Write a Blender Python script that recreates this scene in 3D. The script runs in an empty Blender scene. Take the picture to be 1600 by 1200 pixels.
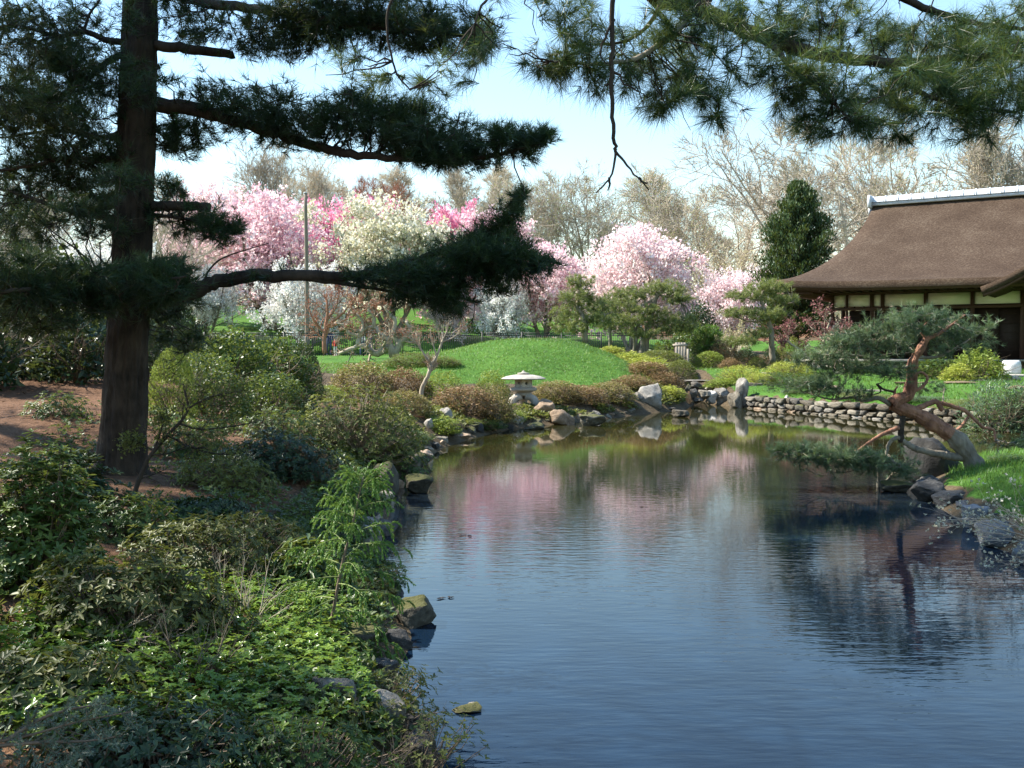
import bpy, math, numpy as np
from mathutils import Vector, Matrix, noise as mnoise
RNG = np.random.default_rng(11)
sc = bpy.context.scene
COL = sc.collection
# ------------------------------------------------------------------ camera, sky, sun, exposure
FPX, CAMH = 1600.0, 1.8
PITCH = math.atan(55 / FPX)
cam_d = bpy.data.cameras.new('camera'); cam = bpy.data.objects.new('camera', cam_d); COL.objects.link(cam)
cam_d.sensor_width = 36.0; cam_d.lens = 36.0; cam_d.clip_start = 0.05; cam_d.clip_end = 6000
cam.location = (0, 0, CAMH); cam.rotation_euler = (math.pi / 2 - PITCH, 0, 0)
sc.camera = cam
SUN_EL, SUN_AZ = math.radians(47), math.radians(-76)       # azimuth clockwise from +Y (the view direction)
w = bpy.data.worlds.new('World'); sc.world = w; w.use_nodes = True
nt = w.node_tree; bg = nt.nodes['Background']
sky = nt.nodes.new('ShaderNodeTexSky'); sky.sky_type = 'NISHITA'; sky.sun_disc = False
sky.sun_elevation = SUN_EL; sky.sun_rotation = SUN_AZ; sky.altitude = 20; sky.air_density = 1.7; sky.dust_density = 0.0; sky.ozone_density = 5.5
nt.links.new(sky.outputs[0], bg.inputs[0]); bg.inputs[1].default_value = 0.105
sun_d = bpy.data.lights.new('sun', 'SUN'); sun_d.energy = 5.0; sun_d.angle = math.radians(0.55); sun_d.color = (1.0, 0.94, 0.83)
sun = bpy.data.objects.new('sun', sun_d); COL.objects.link(sun)
SDIR = Vector((math.sin(SUN_AZ) * math.cos(SUN_EL), math.cos(SUN_AZ) * math.cos(SUN_EL), math.sin(SUN_EL)))
sun.rotation_euler = SDIR.to_track_quat('Z', 'Y').to_euler(); sun.location = SDIR * 60
sc.view_settings.view_transform = 'Standard'; sc.view_settings.look = 'None'
sc.view_settings.exposure = 1.45; sc.view_settings.gamma = 1.0; sc.view_settings.use_curve_mapping = False
sc.render.engine = 'CYCLES'
sc.cycles.use_denoising = True; sc.cycles.max_bounces = 6; sc.cycles.transparent_max_bounces = 4
sc.cycles.diffuse_bounces = 3; sc.cycles.glossy_bounces = 3; sc.cycles.transmission_bounces = 3
sc.cycles.caustics_reflective = False; sc.cycles.caustics_refractive = False
sc.cycles.sample_clamp_indirect = 6.0

# ------------------------------------------------------------------ geometry helpers
def at(px, py, d):
    """world point seen at photo pixel (px,py), d metres ahead of the viewer"""
    a, b = (px - 800) / FPX, (600 - py) / FPX
    cy, sy = math.cos(PITCH), math.sin(PITCH)
    vx, vy, vz = a, cy + b * sy, -sy + b * cy
    s = d / vy
    return np.array([vx * s, d, CAMH + vz * s])
def nrm(v): return v / np.maximum(np.linalg.norm(v, axis=-1, keepdims=True), 1e-9)
def ru(n): return nrm(RNG.normal(size=(n, 3)))
def perp(d):
    ref = np.where(np.abs(d[..., 2:3]) < 0.9, np.array([0, 0, 1.0]), np.array([1.0, 0, 0]))
    return nrm(np.cross(d, ref))
def U(a, b, n=None): return RNG.uniform(a, b, n)
def path(pts, n=None, wig=0.0):
    """smooth curve through points (Catmull-Rom)"""
    P = np.asarray(pts, float); m = len(P); n = n or max(6, 4 * m)
    Q = np.vstack([2 * P[0] - P[1], P, 2 * P[-1] - P[-2]])
    t = np.linspace(0, m - 1 - 1e-6, n); i = t.astype(int); f = (t - i)[:, None]
    p0, p1, p2, p3 = Q[i], Q[i + 1], Q[i + 2], Q[i + 3]
    C = 0.5 * (2 * p1 + (p2 - p0) * f + (2 * p0 - 5 * p1 + 4 * p2 - p3) * f ** 2 + (3 * p1 - p0 - 3 * p2 + p3) * f ** 3)
    if wig: C[1:-1] += RNG.normal(size=(n - 2, 3)) * wig
    return C
class G:
    def __init__(s): s.V, s.Q, s.T, s.A, s.n = [], [], [], [], 0
    def add(s, V, q=None, t=None, a=None):
        V = np.asarray(V, float).reshape(-1, 3)
        s.V.append(V); s.A.append(np.full(len(V), 0.5) if a is None else np.broadcast_to(np.asarray(a, float).ravel(), (len(V),)))
        if q is not None and len(q): s.Q.append(np.asarray(q) + s.n)
        if t is not None and len(t): s.T.append(np.asarray(t) + s.n)
        s.n += len(V); return s
    def mesh(s, name, mat=None, smooth=False, off=None):
        V = np.vstack(s.V); V = V if off is None else V - off
        Q = np.vstack(s.Q) if s.Q else np.zeros((0, 4), int); T = np.vstack(s.T) if s.T else np.zeros((0, 3), int)
        me = bpy.data.meshes.new(name); me.vertices.add(len(V)); me.vertices.foreach_set('co', V.ravel())
        L = np.concatenate([Q.ravel(), T.ravel()]); me.loops.add(len(L)); me.loops.foreach_set('vertex_index', L.astype(np.int32))
        st = np.concatenate([np.arange(len(Q)) * 4, len(Q) * 4 + np.arange(len(T)) * 3]).astype(np.int32)
        me.polygons.add(len(st)); me.polygons.foreach_set('loop_start', st)
        if smooth: me.polygons.foreach_set('use_smooth', np.ones(len(st), bool))
        me.update(calc_edges=True)
        at_ = me.attributes.new('v', 'FLOAT', 'POINT'); at_.data.foreach_set('value', np.concatenate(s.A).astype(np.float32))
        me.materials.append(mat)
        return me
    def build(s, name, mat, parent=None, smooth=False):
        off = np.zeros(3); p = parent
        while p is not None: off = off + np.array(p.location); p = p.parent
        return obj(name, s.mesh(name, mat, smooth, off), parent)
def obj(name, me, parent=None, mat=None):
    o = bpy.data.objects.new(name, me); COL.objects.link(o)
    if parent is not None: o.parent = parent
    if mat is not None: o.material_slots[0].link = 'OBJECT'; o.material_slots[0].material = mat
    return o
def tag(o, label=None, cat=None, group=None, kind=None):
    if label: o['label'] = label
    if cat: o['category'] = cat
    if group: o['group'] = group
    if kind: o['kind'] = kind
    return o
def thing(name, label, cat, loc=(0, 0, 0), group=None, rz=0.0, scale=None):
    o = bpy.data.objects.new(name, None); COL.objects.link(o); o.empty_display_size = 0.2
    o.location = [float(c) for c in loc]; o.rotation_euler = (0, 0, rz)
    if scale is not None: o.scale = scale
    return tag(o, label, cat, group)
def place(proto, name, label, cat, loc, scale, rz=0.0, group=None, mats=None):
    """a new thing whose parts share the meshes of a prototype {part: mesh}"""
    t = thing(name, label, cat, loc, group, rz, scale)
    for part, me in proto.items(): obj(part, me, t, (mats or {}).get(part))
    return t
def tubes(P, R, k=6, cap=False):
    """P (B,n,3), R (B,n) -> verts, quads"""
    P = np.asarray(P, float); R = np.asarray(R, float); B, n, _ = P.shape
    T = np.gradient(P, axis=1); T = nrm(T)
    ref = perp(T.mean(axis=1) + 1e-6)[:, None, :]
    X = nrm(ref - (ref * T).sum(-1, keepdims=True) * T); Y = np.cross(T, X)
    an = np.arange(k) * 2 * math.pi / k
    V = P[:, :, None, :] + R[:, :, None, None] * (np.cos(an)[None, None, :, None] * X[:, :, None, :] + np.sin(an)[None, None, :, None] * Y[:, :, None, :])
    b, i, j = np.meshgrid(np.arange(B), np.arange(n - 1), np.arange(k), indexing='ij'); j2 = (j + 1) % k
    idx = lambda i_, j_: (b * n + i_) * k + j_
    q = np.stack([idx(i, j), idx(i, j2), idx(i + 1, j2), idx(i + 1, j)], -1).reshape(-1, 4)
    return V.reshape(-1, 3), q
def tube(g, P, r0, r1=None, k=8, a=0.5, pw=1.0):
    P = np.asarray(P, float); n = len(P); r1 = r0 if r1 is None else r1
    R = r0 + (r1 - r0) * np.linspace(0, 1, n) ** pw
    V, q = tubes(P[None], R[None], k); nk = n * k
    t = [[nk, (j + 1) % k, j] for j in range(k)] + [[nk + 1, nk - k + j, nk - k + (j + 1) % k] for j in range(k)]
    return g.add(np.vstack([V, P[:1], P[-1:]]), q, t, a)
def kites(pos, d, nn, L, W, fold=0.12):
    """folded 4-point leaves"""
    L = np.asarray(L).reshape(-1, 1); W = np.asarray(W).reshape(-1, 1)
    s = nrm(np.cross(d, nn)); up = nrm(np.cross(s, d))
    b = pos; l = pos + d * L * 0.48 + s * W * 0.5 + up * W * fold; tip = pos + d * L; r = pos + d * L * 0.48 - s * W * 0.5 + up * W * fold
    V = np.stack([b, r, tip, l], 1).reshape(-1, 3); N = len(pos)
    return V, np.arange(N * 4).reshape(-1, 4)
def leaves6(pos, d, nn, L, W, fold=0.15, droop=0.15):
    """two-sided oval leaves folded on the midrib, 2 quads each"""
    L = np.asarray(L).reshape(-1, 1); W = np.asarray(W).reshape(-1, 1)
    s = nrm(np.cross(d, nn)); up = nrm(np.cross(s, d))
    m = lambda f, w_, z: pos + d * L * f + s * W * w_ + up * (W * z - L * droop * f * f)
    V = np.stack([m(0, 0, 0), m(.33, -.5, fold), m(.72, -.42, fold), m(1, 0, 0), m(.72, .42, fold), m(.33, .5, fold)], 1).reshape(-1, 3)
    b = (np.arange(len(pos)) * 6)[:, None]
    return V, np.vstack([b + np.array([[0, 1, 2, 3]]), b + np.array([[0, 3, 4, 5]])])
def needles(pos, d, n, L, wd, lo=0.3, hi=1.5, ax=0.05, jl=0.25):
    """n thin needles around each twig end"""
    N = len(pos); X = perp(d); Y = np.cross(d, X)
    ph = U(0, 2 * math.pi, (N, n, 1)); th = U(lo, hi, (N, n, 1))
    r = np.cos(ph) * X[:, None] + np.sin(ph) * Y[:, None]
    dd = nrm(np.cos(th) * d[:, None] + np.sin(th) * r)
    b = pos[:, None] - d[:, None] * U(0, 1, (N, n, 1)) * ax
    ln = np.broadcast_to(np.asarray(L, float).reshape(-1, 1, 1), (N, 1, 1)) * U(1 - jl, 1 + jl, (N, n, 1))
    s = nrm(np.cross(dd, nrm(RNG.normal(size=(N, n, 3))))) * wd * 0.5
    tip = b + dd * ln; tip[..., 2] -= (ln[..., 0] * 0.12)
    V = np.stack([b - s, b + s, tip], 2).reshape(-1, 3)
    return V, np.arange(N * n * 3).reshape(-1, 3)
def spawn(P, R, k, t0, ang, lenf, ratio, n, up=0.0, wig=0.1, t1=1.0, absl=None):
    """child branches on a batch of parent branches"""
    B, m, _ = P.shape
    t = np.sort(U(t0, t1, (B, k)), axis=1); f = t * (m - 1); i = np.minimum(f.astype(int), m - 2); f = f - i
    bi = np.arange(B)[:, None]
    p = P[bi, i] * (1 - f[..., None]) + P[bi, i + 1] * f[..., None]
    tg = nrm(P[bi, i + 1] - P[bi, i]); rr = R[bi, i] * (1 - f) + R[bi, i + 1] * f
    pl = np.linalg.norm(np.diff(P, axis=1), axis=-1).sum(1)[:, None]
    X = perp(tg); Y = np.cross(tg, X); ph = U(0, 2 * math.pi, (B, 1)) + np.arange(k) * 2.4 + U(-.5, .5, (B, k)); ph = ph[..., None]
    a = (ang * U(.7, 1.3, (B, k)))[..., None]
    d = np.cos(a) * tg + np.sin(a) * (np.cos(ph) * X + np.sin(ph) * Y)
    L = (pl * lenf * (1.15 - 0.6 * t) * U(.7, 1.3, (B, k))) if absl is None else absl * U(.6, 1.3, (B, k))
    p, d, L, rr = p.reshape(-1, 3), nrm(d).reshape(-1, 3), L.reshape(-1), rr.reshape(-1)
    return curve_out(p, d, L, rr * ratio, n, up, wig)
def curve_out(p, d, L, r, n, up=0.0, wig=0.1, tip=0.35):
    out = [p]
    for _ in range(n - 1):
        d = nrm(d + np.array([0, 0, up / (n - 1)]) + RNG.normal(size=d.shape) * wig)
        p = p + d * (L / (n - 1))[:, None]; out.append(p)
    C = np.stack(out, 1); R = r[:, None] * np.linspace(1, tip, n)[None]
    return C, R
def box(g, c, s, rz=0.0, a=0.5, bev=0.0):
    x, y, z = [v / 2 for v in s]; e = min(bev, x * .9, y * .9, z * .9)
    if e <= 0:
        V = np.array([[i, j, k] for k in (-z, z) for j in (-y, y) for i in (-x, x)])
        q = [[0, 2, 3, 1], [4, 5, 7, 6], [0, 1, 5, 4], [2, 6, 7, 3], [0, 4, 6, 2], [1, 3, 7, 5]]; t = None
    else:
        ring = lambda xx, yy, zz: [[xx, yy, zz], [-xx, yy, zz], [-xx, -yy, zz], [xx, -yy, zz]]
        V = np.array(ring(x - e, y - e, -z) + ring(x, y, -z + e) + ring(x, y, z - e) + ring(x - e, y - e, z)); q = [[3, 2, 1, 0], [12, 13, 14, 15]]; t = None
        for l in range(3):
            for i in range(4):
                j = (i + 1) % 4; q.append([l * 4 + i, l * 4 + j, l * 4 + 4 + j, l * 4 + 4 + i])
    c_, s_ = math.cos(rz), math.sin(rz); V = V @ np.array([[c_, s_, 0], [-s_, c_, 0], [0, 0, 1]]) + np.asarray(c, float)
    return g.add(V, q, t, a)
def lathe(g, prof, k=24, c=(0, 0, 0), a=0.5, ph=0.0):
    prof = np.asarray(prof, float); n = len(prof); an = np.arange(k) * 2 * math.pi / k + ph
    V = np.stack([prof[:, 0:1] * np.cos(an), prof[:, 0:1] * np.sin(an), np.repeat(prof[:, 1:2], k, 1)], -1).reshape(-1, 3) + np.asarray(c, float)
    q = [[i * k + j, i * k + (j + 1) % k, (i + 1) * k + (j + 1) % k, (i + 1) * k + j] for i in range(n - 1) for j in range(k)]
    return g.add(V, q, a=a)
def fbm(V, s, o=3, seed=0.0):
    out = np.zeros(len(V))
    for i, p in enumerate(V):
        q = Vector((p[0] * s + seed, p[1] * s - seed * .7, p[2] * s + seed * .3)); a, f, t = 1, 1, 0
        for _ in range(o): t += a * mnoise.noise(q * f); a *= .5; f *= 2.1
        out[i] = t
    return out
# ------------------------------------------------------------------ materials
def mat(name):
    m = bpy.data.materials.new(name); m.use_nodes = True; nt = m.node_tree; nt.nodes.clear()
    out = nt.nodes.new('ShaderNodeOutputMaterial')
    def N(t, ins=None, **props):
        n = nt.nodes.new('ShaderNode' + t)
        for k_, v_ in props.items(): setattr(n, k_, v_)
        for k_, v_ in (ins or {}).items():
            if isinstance(v_, bpy.types.NodeSocket): nt.links.new(v_, n.inputs[k_])
            else: n.inputs[k_].default_value = v_
        return n
    return m, N, lambda sock: nt.links.new(sock, out.inputs[0])
def c4(c): return (c[0], c[1], c[2], 1.0)
def ramp(N, fac, stops):
    r = N('ValToRGB', {0: fac}); e = r.color_ramp.elements
    while len(e) < len(stops): e.new(0.5)
    for el, (p, c) in zip(e, stops): el.position = p; el.color = c4(c)
    return r.outputs[0]
def m_leaf(name, cols, trans=0.3, rough=0.5, spec=0.4, big=0.0):
    """foliage: colour picked per leaf from cols by the leaf's own value"""
    m, N, fin = mat(name); v = N('Attribute', attribute_name='v').outputs['Fac']
    if big:
        tc = N('TexCoord').outputs['Object']; nz = N('TexNoise', {'Vector': tc, 'Scale': big, 'Detail': 2.0}).outputs[0]
        v = N('Math', {0: v, 1: N('MapRange', {0: nz, 1: .3, 2: .7, 3: -.35, 4: .35}).outputs[0]}, operation='ADD').outputs[0]
    n = len(cols); col = ramp(N, v, [(i / max(1, n - 1) * .9 + .05, c) for i, c in enumerate(cols)])
    p = N('BsdfPrincipled', {'Base Color': col, 'Roughness': rough, 'Specular IOR Level': spec})
    if trans:
        tcol = N('MixRGB', {0: 0.25, 1: col, 2: (0.55, 0.6, 0.1, 1)}, blend_type='MIX').outputs[0] if cols[0][1] > cols[0][0] else col
        t = N('BsdfTranslucent', {'Color': tcol}); mx = N('MixShader', {0: trans, 1: p.outputs[0], 2: t.outputs[0]}); fin(mx.outputs[0])
    else: fin(p.outputs[0])
    return m
def m_bark(name, c1, c2, scale=6.0, stretch=6.0, bump=0.6, rough=0.9, dist=0.03):
    m, N, fin = mat(name); tc = N('TexCoord').outputs['Object']
    mp = N('Mapping', {'Vector': tc, 'Scale': (scale * stretch ** .5, scale * stretch ** .5, scale / stretch ** .5)}).outputs[0]
    nz = N('TexNoise', {'Vector': mp, 'Scale': 1.0, 'Detail': 6.0, 'Roughness': .65}).outputs[0]
    n2 = N('TexNoise', {'Vector': tc, 'Scale': scale * .35, 'Detail': 2.0}).outputs[0]
    f = N('Math', {0: nz, 1: n2}, operation='ADD').outputs[0]
    col = ramp(N, N('MapRange', {0: f, 1: .7, 2: 1.3}).outputs[0], [(0, c1), (1, c2)])
    b = N('Bump', {'Height': nz, 'Strength': bump, 'Distance': dist}).outputs[0]
    fin(N('BsdfPrincipled', {'Base Color': col, 'Roughness': rough, 'Specular IOR Level': .25, 'Normal': b}).outputs[0]); return m
def m_rock(name, cols, moss=None, scale=3.0, rough=0.85, mossamt=0.55):
    m, N, fin = mat(name); tc = N('TexCoord').outputs['Object']; rnd = N('ObjectInfo').outputs['Random']
    off = N('VectorMath', {0: tc, 1: N('CombineXYZ', {0: N('Math', {0: rnd, 1: 37.0}, operation='MULTIPLY').outputs[0], 1: rnd, 2: 0.0}).outputs[0]}, operation='ADD').outputs[0]
    nz = N('TexNoise', {'Vector': off, 'Scale': scale, 'Detail': 7.0, 'Roughness': .62}).outputs[0]
    fac = N('Math', {0: nz, 1: N('MapRange', {0: rnd, 3: -.22, 4: .22}).outputs[0]}, operation='ADD').outputs[0]
    col = ramp(N, fac, [(.25 + .5 * i / (len(cols) - 1), c) for i, c in enumerate(cols)])
    sp = N('TexNoise', {'Vector': off, 'Scale': scale * 9, 'Detail': 3.0}).outputs[0]
    col = N('MixRGB', {0: N('MapRange', {0: sp, 1: .55, 2: .75, 3: 0., 4: .5}).outputs[0], 1: col, 2: c4([x * .35 for x in cols[0]])}).outputs[0]
    if moss:
        nu = N('SeparateXYZ', {0: N('NewGeometry').outputs['Normal']}).outputs[2]
        mn = N('TexNoise', {'Vector': off, 'Scale': scale * 1.3, 'Detail': 4.0}).outputs[0]
        mf = N('MapRange', {0: N('Math', {0: nu, 1: mn}, operation='ADD').outputs[0], 1: 1.55 - mossamt, 2: 1.85 - mossamt}).outputs[0]
        col = N('MixRGB', {0: mf, 1: col, 2: c4(moss)}).outputs[0]
    b = N('Bump', {'Height': nz, 'Strength': .7, 'Distance': .05}).outputs[0]
    b2 = N('Bump', {'Height': sp, 'Strength': .4, 'Distance': .01, 'Normal': b}).outputs[0]
    fin(N('BsdfPrincipled', {'Base Color': col, 'Roughness': rough, 'Specular IOR Level': .3, 'Normal': b2}).outputs[0]); return m
def m_plain(name, c, rough=0.7, var=0.25, scale=8.0, metal=0.0, bump=0.15, stretch=(1, 1, 1)):
    m, N, fin = mat(name); tc = N('TexCoord').outputs['Object']
    mp = N('Mapping', {'Vector': tc, 'Scale': stretch}).outputs[0]
    nz = N('TexNoise', {'Vector': mp, 'Scale': scale, 'Detail': 6.0, 'Roughness': .6}).outputs[0]
    col = ramp(N, nz, [(.25, [x * (1 - var) for x in c]), (.75, [min(1, x * (1 + var)) for x in c])])
    b = N('Bump', {'Height': nz, 'Strength': bump, 'Distance': .02}).outputs[0]
    fin(N('BsdfPrincipled', {'Base Color': col, 'Roughness': rough, 'Metallic': metal, 'Specular IOR Level': .35, 'Normal': b}).outputs[0]); return m
def m_ground():
    m, N, fin = mat('ground'); tc = N('TexCoord').outputs['Object']
    n1 = N('TexNoise', {'Vector': tc, 'Scale': .6, 'Detail': 5.0}).outputs[0]
    n2 = N('TexNoise', {'Vector': tc, 'Scale': 9.0, 'Detail': 6.0, 'Roughness': .7}).outputs[0]
    n3 = N('TexNoise', {'Vector': tc, 'Scale': 45.0, 'Detail': 4.0, 'Roughness': .7}).outputs[0]
    ga = N('Attribute', attribute_name='grass').outputs['Fac']; st = N('Attribute', attribute_name='straw').outputs['Fac']
    mixn = N('Math', {0: N('Math', {0: n1, 1: n2}, operation='ADD').outputs[0], 1: n3}, operation='ADD').outputs[0]
    mixf = N('MapRange', {0: mixn, 1: 1.05, 2: 1.95}).outputs[0]
    grass = ramp(N, mixf, [(0, (.030, .075, .012)), (.45, (.060, .145, .020)), (1, (.11, .21, .035))])
    straw = ramp(N, mixf, [(0, (.045, .025, .015)), (.5, (.15, .080, .045)), (1, (.27, .155, .095))])
    soil = ramp(N, mixf, [(0, (.035, .026, .016)), (.5, (.095, .07, .042)), (1, (.19, .145, .09))])
    br = lambda a: N('MapRange', {0: N('Math', {0: a, 1: N('MapRange', {0: n2, 3: -.3, 4: .3}).outputs[0]}, operation='ADD').outputs[0], 1: .42, 2: .58}).outputs[0]
    c = N('MixRGB', {0: br(st), 1: soil, 2: straw}).outputs[0]
    c = N('MixRGB', {0: br(ga), 1: c, 2: grass}).outputs[0]
    b = N('Bump', {'Height': mixn, 'Strength': .8, 'Distance': .05}).outputs[0]
    fin(N('BsdfPrincipled', {'Base Color': c, 'Roughness': .95, 'Specular IOR Level': .15, 'Normal': b}).outputs[0]); return m
def m_water():
    m, N, fin = mat('pond_water'); tc = N('TexCoord').outputs['Object']
    wmp = lambda s, r=(0, 0, 0): N('Mapping', {'Vector': tc, 'Scale': s, 'Rotation': r}).outputs[0]
    a = N('TexNoise', {'Vector': wmp((3.6, 13.0, 1), (0, 0, .12)), 'Scale': 1.0, 'Detail': 2.0, 'Roughness': .45}).outputs[0]
    b = N('TexNoise', {'Vector': wmp((9.0, 26.0, 1), (0, 0, -.18)), 'Scale': 1.0, 'Detail': 2.0, 'Roughness': .5}).outputs[0]
    big = N('TexNoise', {'Vector': wmp((.22, .16, 1)), 'Scale': 1.0, 'Detail': 2.0}).outputs[0]
    sx = N('SeparateXYZ', {0: tc})
    # breeze: the water ripples more on the open near side than in the lee of the far bank
    lee = N('MapRange', {0: sx.outputs[1], 1: 8.0, 2: 20.0, 3: 1.0, 4: .13}).outputs[0]
    amp = N('Math', {0: N('MapRange', {0: big, 1: .35, 2: .65, 3: .35, 4: 1.0}).outputs[0], 1: lee}, operation='MULTIPLY').outputs[0]
    h = N('Math', {0: N('Math', {0: a, 1: N('Math', {0: b, 1: .45}, operation='MULTIPLY').outputs[0]}, operation='ADD').outputs[0], 1: amp}, operation='MULTIPLY').outputs[0]
    bp = N('Bump', {'Height': h, 'Strength': 1.0, 'Distance': WATER_AMP}).outputs[0]
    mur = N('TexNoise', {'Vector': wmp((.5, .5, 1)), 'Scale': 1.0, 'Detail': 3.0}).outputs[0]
    murk_far = ramp(N, mur, [(.3, (.014, .015, .005)), (.7, (.026, .024, .008))]); deep = ramp(N, mur, [(.3, (.003, .010, .023)), (.7, (.005, .013, .027))])
    # deep carries the sky's blue reflection as near colour, murky olive toward the far bank
    col = N('MixRGB', {0: N('MapRange', {0: sx.outputs[1], 1: 10.0, 2: 18.0}).outputs[0], 1: deep, 2: murk_far}).outputs[0]
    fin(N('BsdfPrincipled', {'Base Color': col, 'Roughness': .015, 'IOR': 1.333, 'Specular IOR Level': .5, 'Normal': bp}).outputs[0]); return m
WATER_AMP = 0.0027
M = {}
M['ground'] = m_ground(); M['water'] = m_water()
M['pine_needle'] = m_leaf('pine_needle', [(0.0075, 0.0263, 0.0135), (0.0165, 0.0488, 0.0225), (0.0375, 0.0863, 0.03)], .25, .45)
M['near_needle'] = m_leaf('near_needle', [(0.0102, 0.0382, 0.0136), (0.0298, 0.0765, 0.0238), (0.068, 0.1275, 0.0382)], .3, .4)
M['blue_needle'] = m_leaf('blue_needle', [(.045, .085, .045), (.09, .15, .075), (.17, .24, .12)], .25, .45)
M['light_pine'] = m_leaf('light_pine', [(.09, .12, .035), (.17, .20, .06), (.26, .29, .10)], .3, .5)
M['dark_conifer'] = m_leaf('dark_conifer', [(.012, .030, .008), (.028, .062, .014), (.06, .11, .025)], .15, .55)
M['sapling'] = m_leaf('sapling', [(.05, .13, .02), (.10, .22, .035), (.17, .30, .06)], .35, .45)
M['hemlock'] = m_leaf('hemlock', [(.05, .085, .06), (.11, .16, .12), (.19, .25, .19)], .15, .45)
M['bark_pine'] = m_bark('bark_pine', (.010, .0075, .006), (.062, .046, .034), 13, 3.2, 1.0)
M['bark_dark'] = m_bark('bark_dark', (.018, .014, .011), (.07, .055, .042), 9, 5)
M['bark_grey'] = m_bark('bark_grey', (.10, .085, .065), (.30, .26, .20), 5, 6)
M['bark_pale'] = m_bark('bark_pale', (.22, .18, .13), (.46, .40, .30), 9, 5)
M['bark_red'] = m_bark('bark_red', (.11, .05, .032), (.36, .19, .125), 14, 2.2, 1.0)
M['bark_far'] = m_plain('bark_far', (.42, .37, .30), .95, .25, 2)
M['bark_tan'] = m_plain('bark_tan', (.54, .47, .37), .95, .25, 2)
M['bark_russet'] = m_plain('bark_russet', (.30, .14, .09), .95, .3, 2)
def blossom(nm, cols, tr=.35): M[nm] = m_leaf(nm, cols, tr, .6, .2, .5)
blossom('pink', [(.68, .40, .46), (.87, .65, .68), (.95, .86, .85)])
blossom('deep_pink', [(.60, .17, .30), (.80, .34, .47), (.88, .52, .60)])
blossom('blush', [(.72, .50, .52), (.90, .74, .74), (.96, .90, .88)])
blossom('cream', [(.46, .44, .26), (.70, .67, .52), (.86, .84, .76)])
blossom('white', [(.62, .60, .56), (.84, .83, .80), (.9, .9, .88)])
M['bud_green'] = m_leaf('bud_green', [(.26, .32, .07), (.38, .44, .12), (.50, .54, .21)], .3, .6, .2)
M['bud_tan'] = m_leaf('bud_tan', [(.38, .34, .17), (.48, .44, .24), (.56, .52, .32)], .3, .6, .2)
M['bud_red'] = m_leaf('bud_red', [(.22, .07, .04), (.32, .12, .07), (.38, .18, .11)], .3, .6, .2)
M['plum'] = m_leaf('plum', [(.13, .045, .055), (.22, .09, .09), (.32, .16, .14)], .3, .6, .2)
M['azalea_brown'] = m_leaf('azalea_brown', [(.11, .12, .03), (.18, .15, .05), (.25, .17, .075), (.25, .27, .065)], .25, .55, .3)
M['azalea_red'] = m_leaf('azalea_red', [(.13, .11, .03), (.21, .135, .055), (.28, .17, .085), (.21, .22, .055)], .25, .55, .3)
M['azalea_green'] = m_leaf('azalea_green', [(.10, .15, .022), (.18, .24, .035), (.28, .33, .06)], .3, .5, .3)
M['yellow_green'] = m_leaf('yellow_green', [(.20, .25, .03), (.34, .37, .055), (.46, .46, .10)], .3, .5, .3)
M['mid_green'] = m_leaf('mid_green', [(.018, .045, .008), (.045, .088, .015), (.10, .155, .03)], .3, .45, .4)
M['olive'] = m_leaf('olive', [(0.057, 0.0712, 0.0142), (0.114, 0.133, 0.0285), (0.19, 0.1995, 0.057)], .3, .5, .3)
M['dark_gloss'] = m_leaf('dark_gloss', [(0.008, 0.024, 0.008), (0.016, 0.0416, 0.0144), (0.036, 0.072, 0.024)], .15, .42, .4)
M['rhodo'] = m_leaf('rhodo', [(.026, .055, .010), (.060, .105, .018), (.13, .175, .04)], .2, .42, .4)
M['rhodo_dull'] = m_leaf('rhodo_dull', [(.028, .040, .010), (.065, .080, .018), (.13, .135, .035)], .2, .5, .35)
M['pachy'] = m_leaf('pachy', [(.045, .095, .010), (.105, .185, .018), (.21, .30, .045)], .25, .28, .5)
M['maple'] = m_leaf('maple', [(0.04, 0.052, 0.012), (0.08, 0.096, 0.024), (0.136, 0.136, 0.04)], .4, .5, .3)
M['grass_blade'] = m_leaf('grass_blade', [(.040, .10, .014), (.075, .175, .022), (.14, .25, .045)], .3, .5, .3)
M['litter'] = m_leaf('litter', [(.06, .032, .018), (.16, .085, .045), (.30, .18, .10)], .1, .8, .2)
M['twig'] = m_plain('twig', (.16, .12, .085), .9, .3, 20)
M['twig_pale'] = m_plain('twig_pale', (.36, .30, .23), .9, .3, 20)
M['bud_pale'] = m_leaf('bud_pale', [(.35, .33, .22), (.5, .48, .36), (.6, .58, .46)], .2, .6, .2)
M['rock_grey'] = m_rock('rock_grey', [(.075, .067, .056), (.155, .14, .118), (.29, .265, .23)])
M['rock_blue'] = m_rock('rock_blue', [(.06, .065, .07), (.11, .12, .13), (.19, .205, .22)])
M['rock_moss'] = m_rock('rock_moss', [(.05, .046, .036), (.10, .092, .07), (.17, .155, .12)], (.075, .075, .022))
M['rock_tan'] = m_rock('rock_tan', [(.075, .062, .044), (.15, .128, .094), (.27, .24, .19)])
M['rock_warm'] = m_rock('rock_warm', [(.15, .10, .06), (.27, .19, .125), (.40, .31, .23)])
M['rock_rust'] = m_rock('rock_rust', [(.30, .12, .05), (.48, .24, .11), (.55, .36, .22)])
M['rock_pale'] = m_rock('rock_pale', [(.24, .22, .19), (.38, .35, .30), (.52, .48, .43)])
M['rock_dark'] = m_rock('rock_dark', [(.028, .027, .026), (.06, .058, .055), (.12, .115, .11)])
M['granite'] = m_rock('granite', [(.28, .25, .21), (.38, .345, .295), (.49, .45, .39)], None, 7)
M['roof_bark'] = None
M['wood_dark'] = m_plain('wood_dark', (.028, .016, .011), .7, .35, 6, 0, .2, (1, 1, 6))
M['wood_red'] = m_plain('wood_red', (.060, .028, .018), .7, .3, 6, 0, .2, (1, 1, 6))
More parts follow.
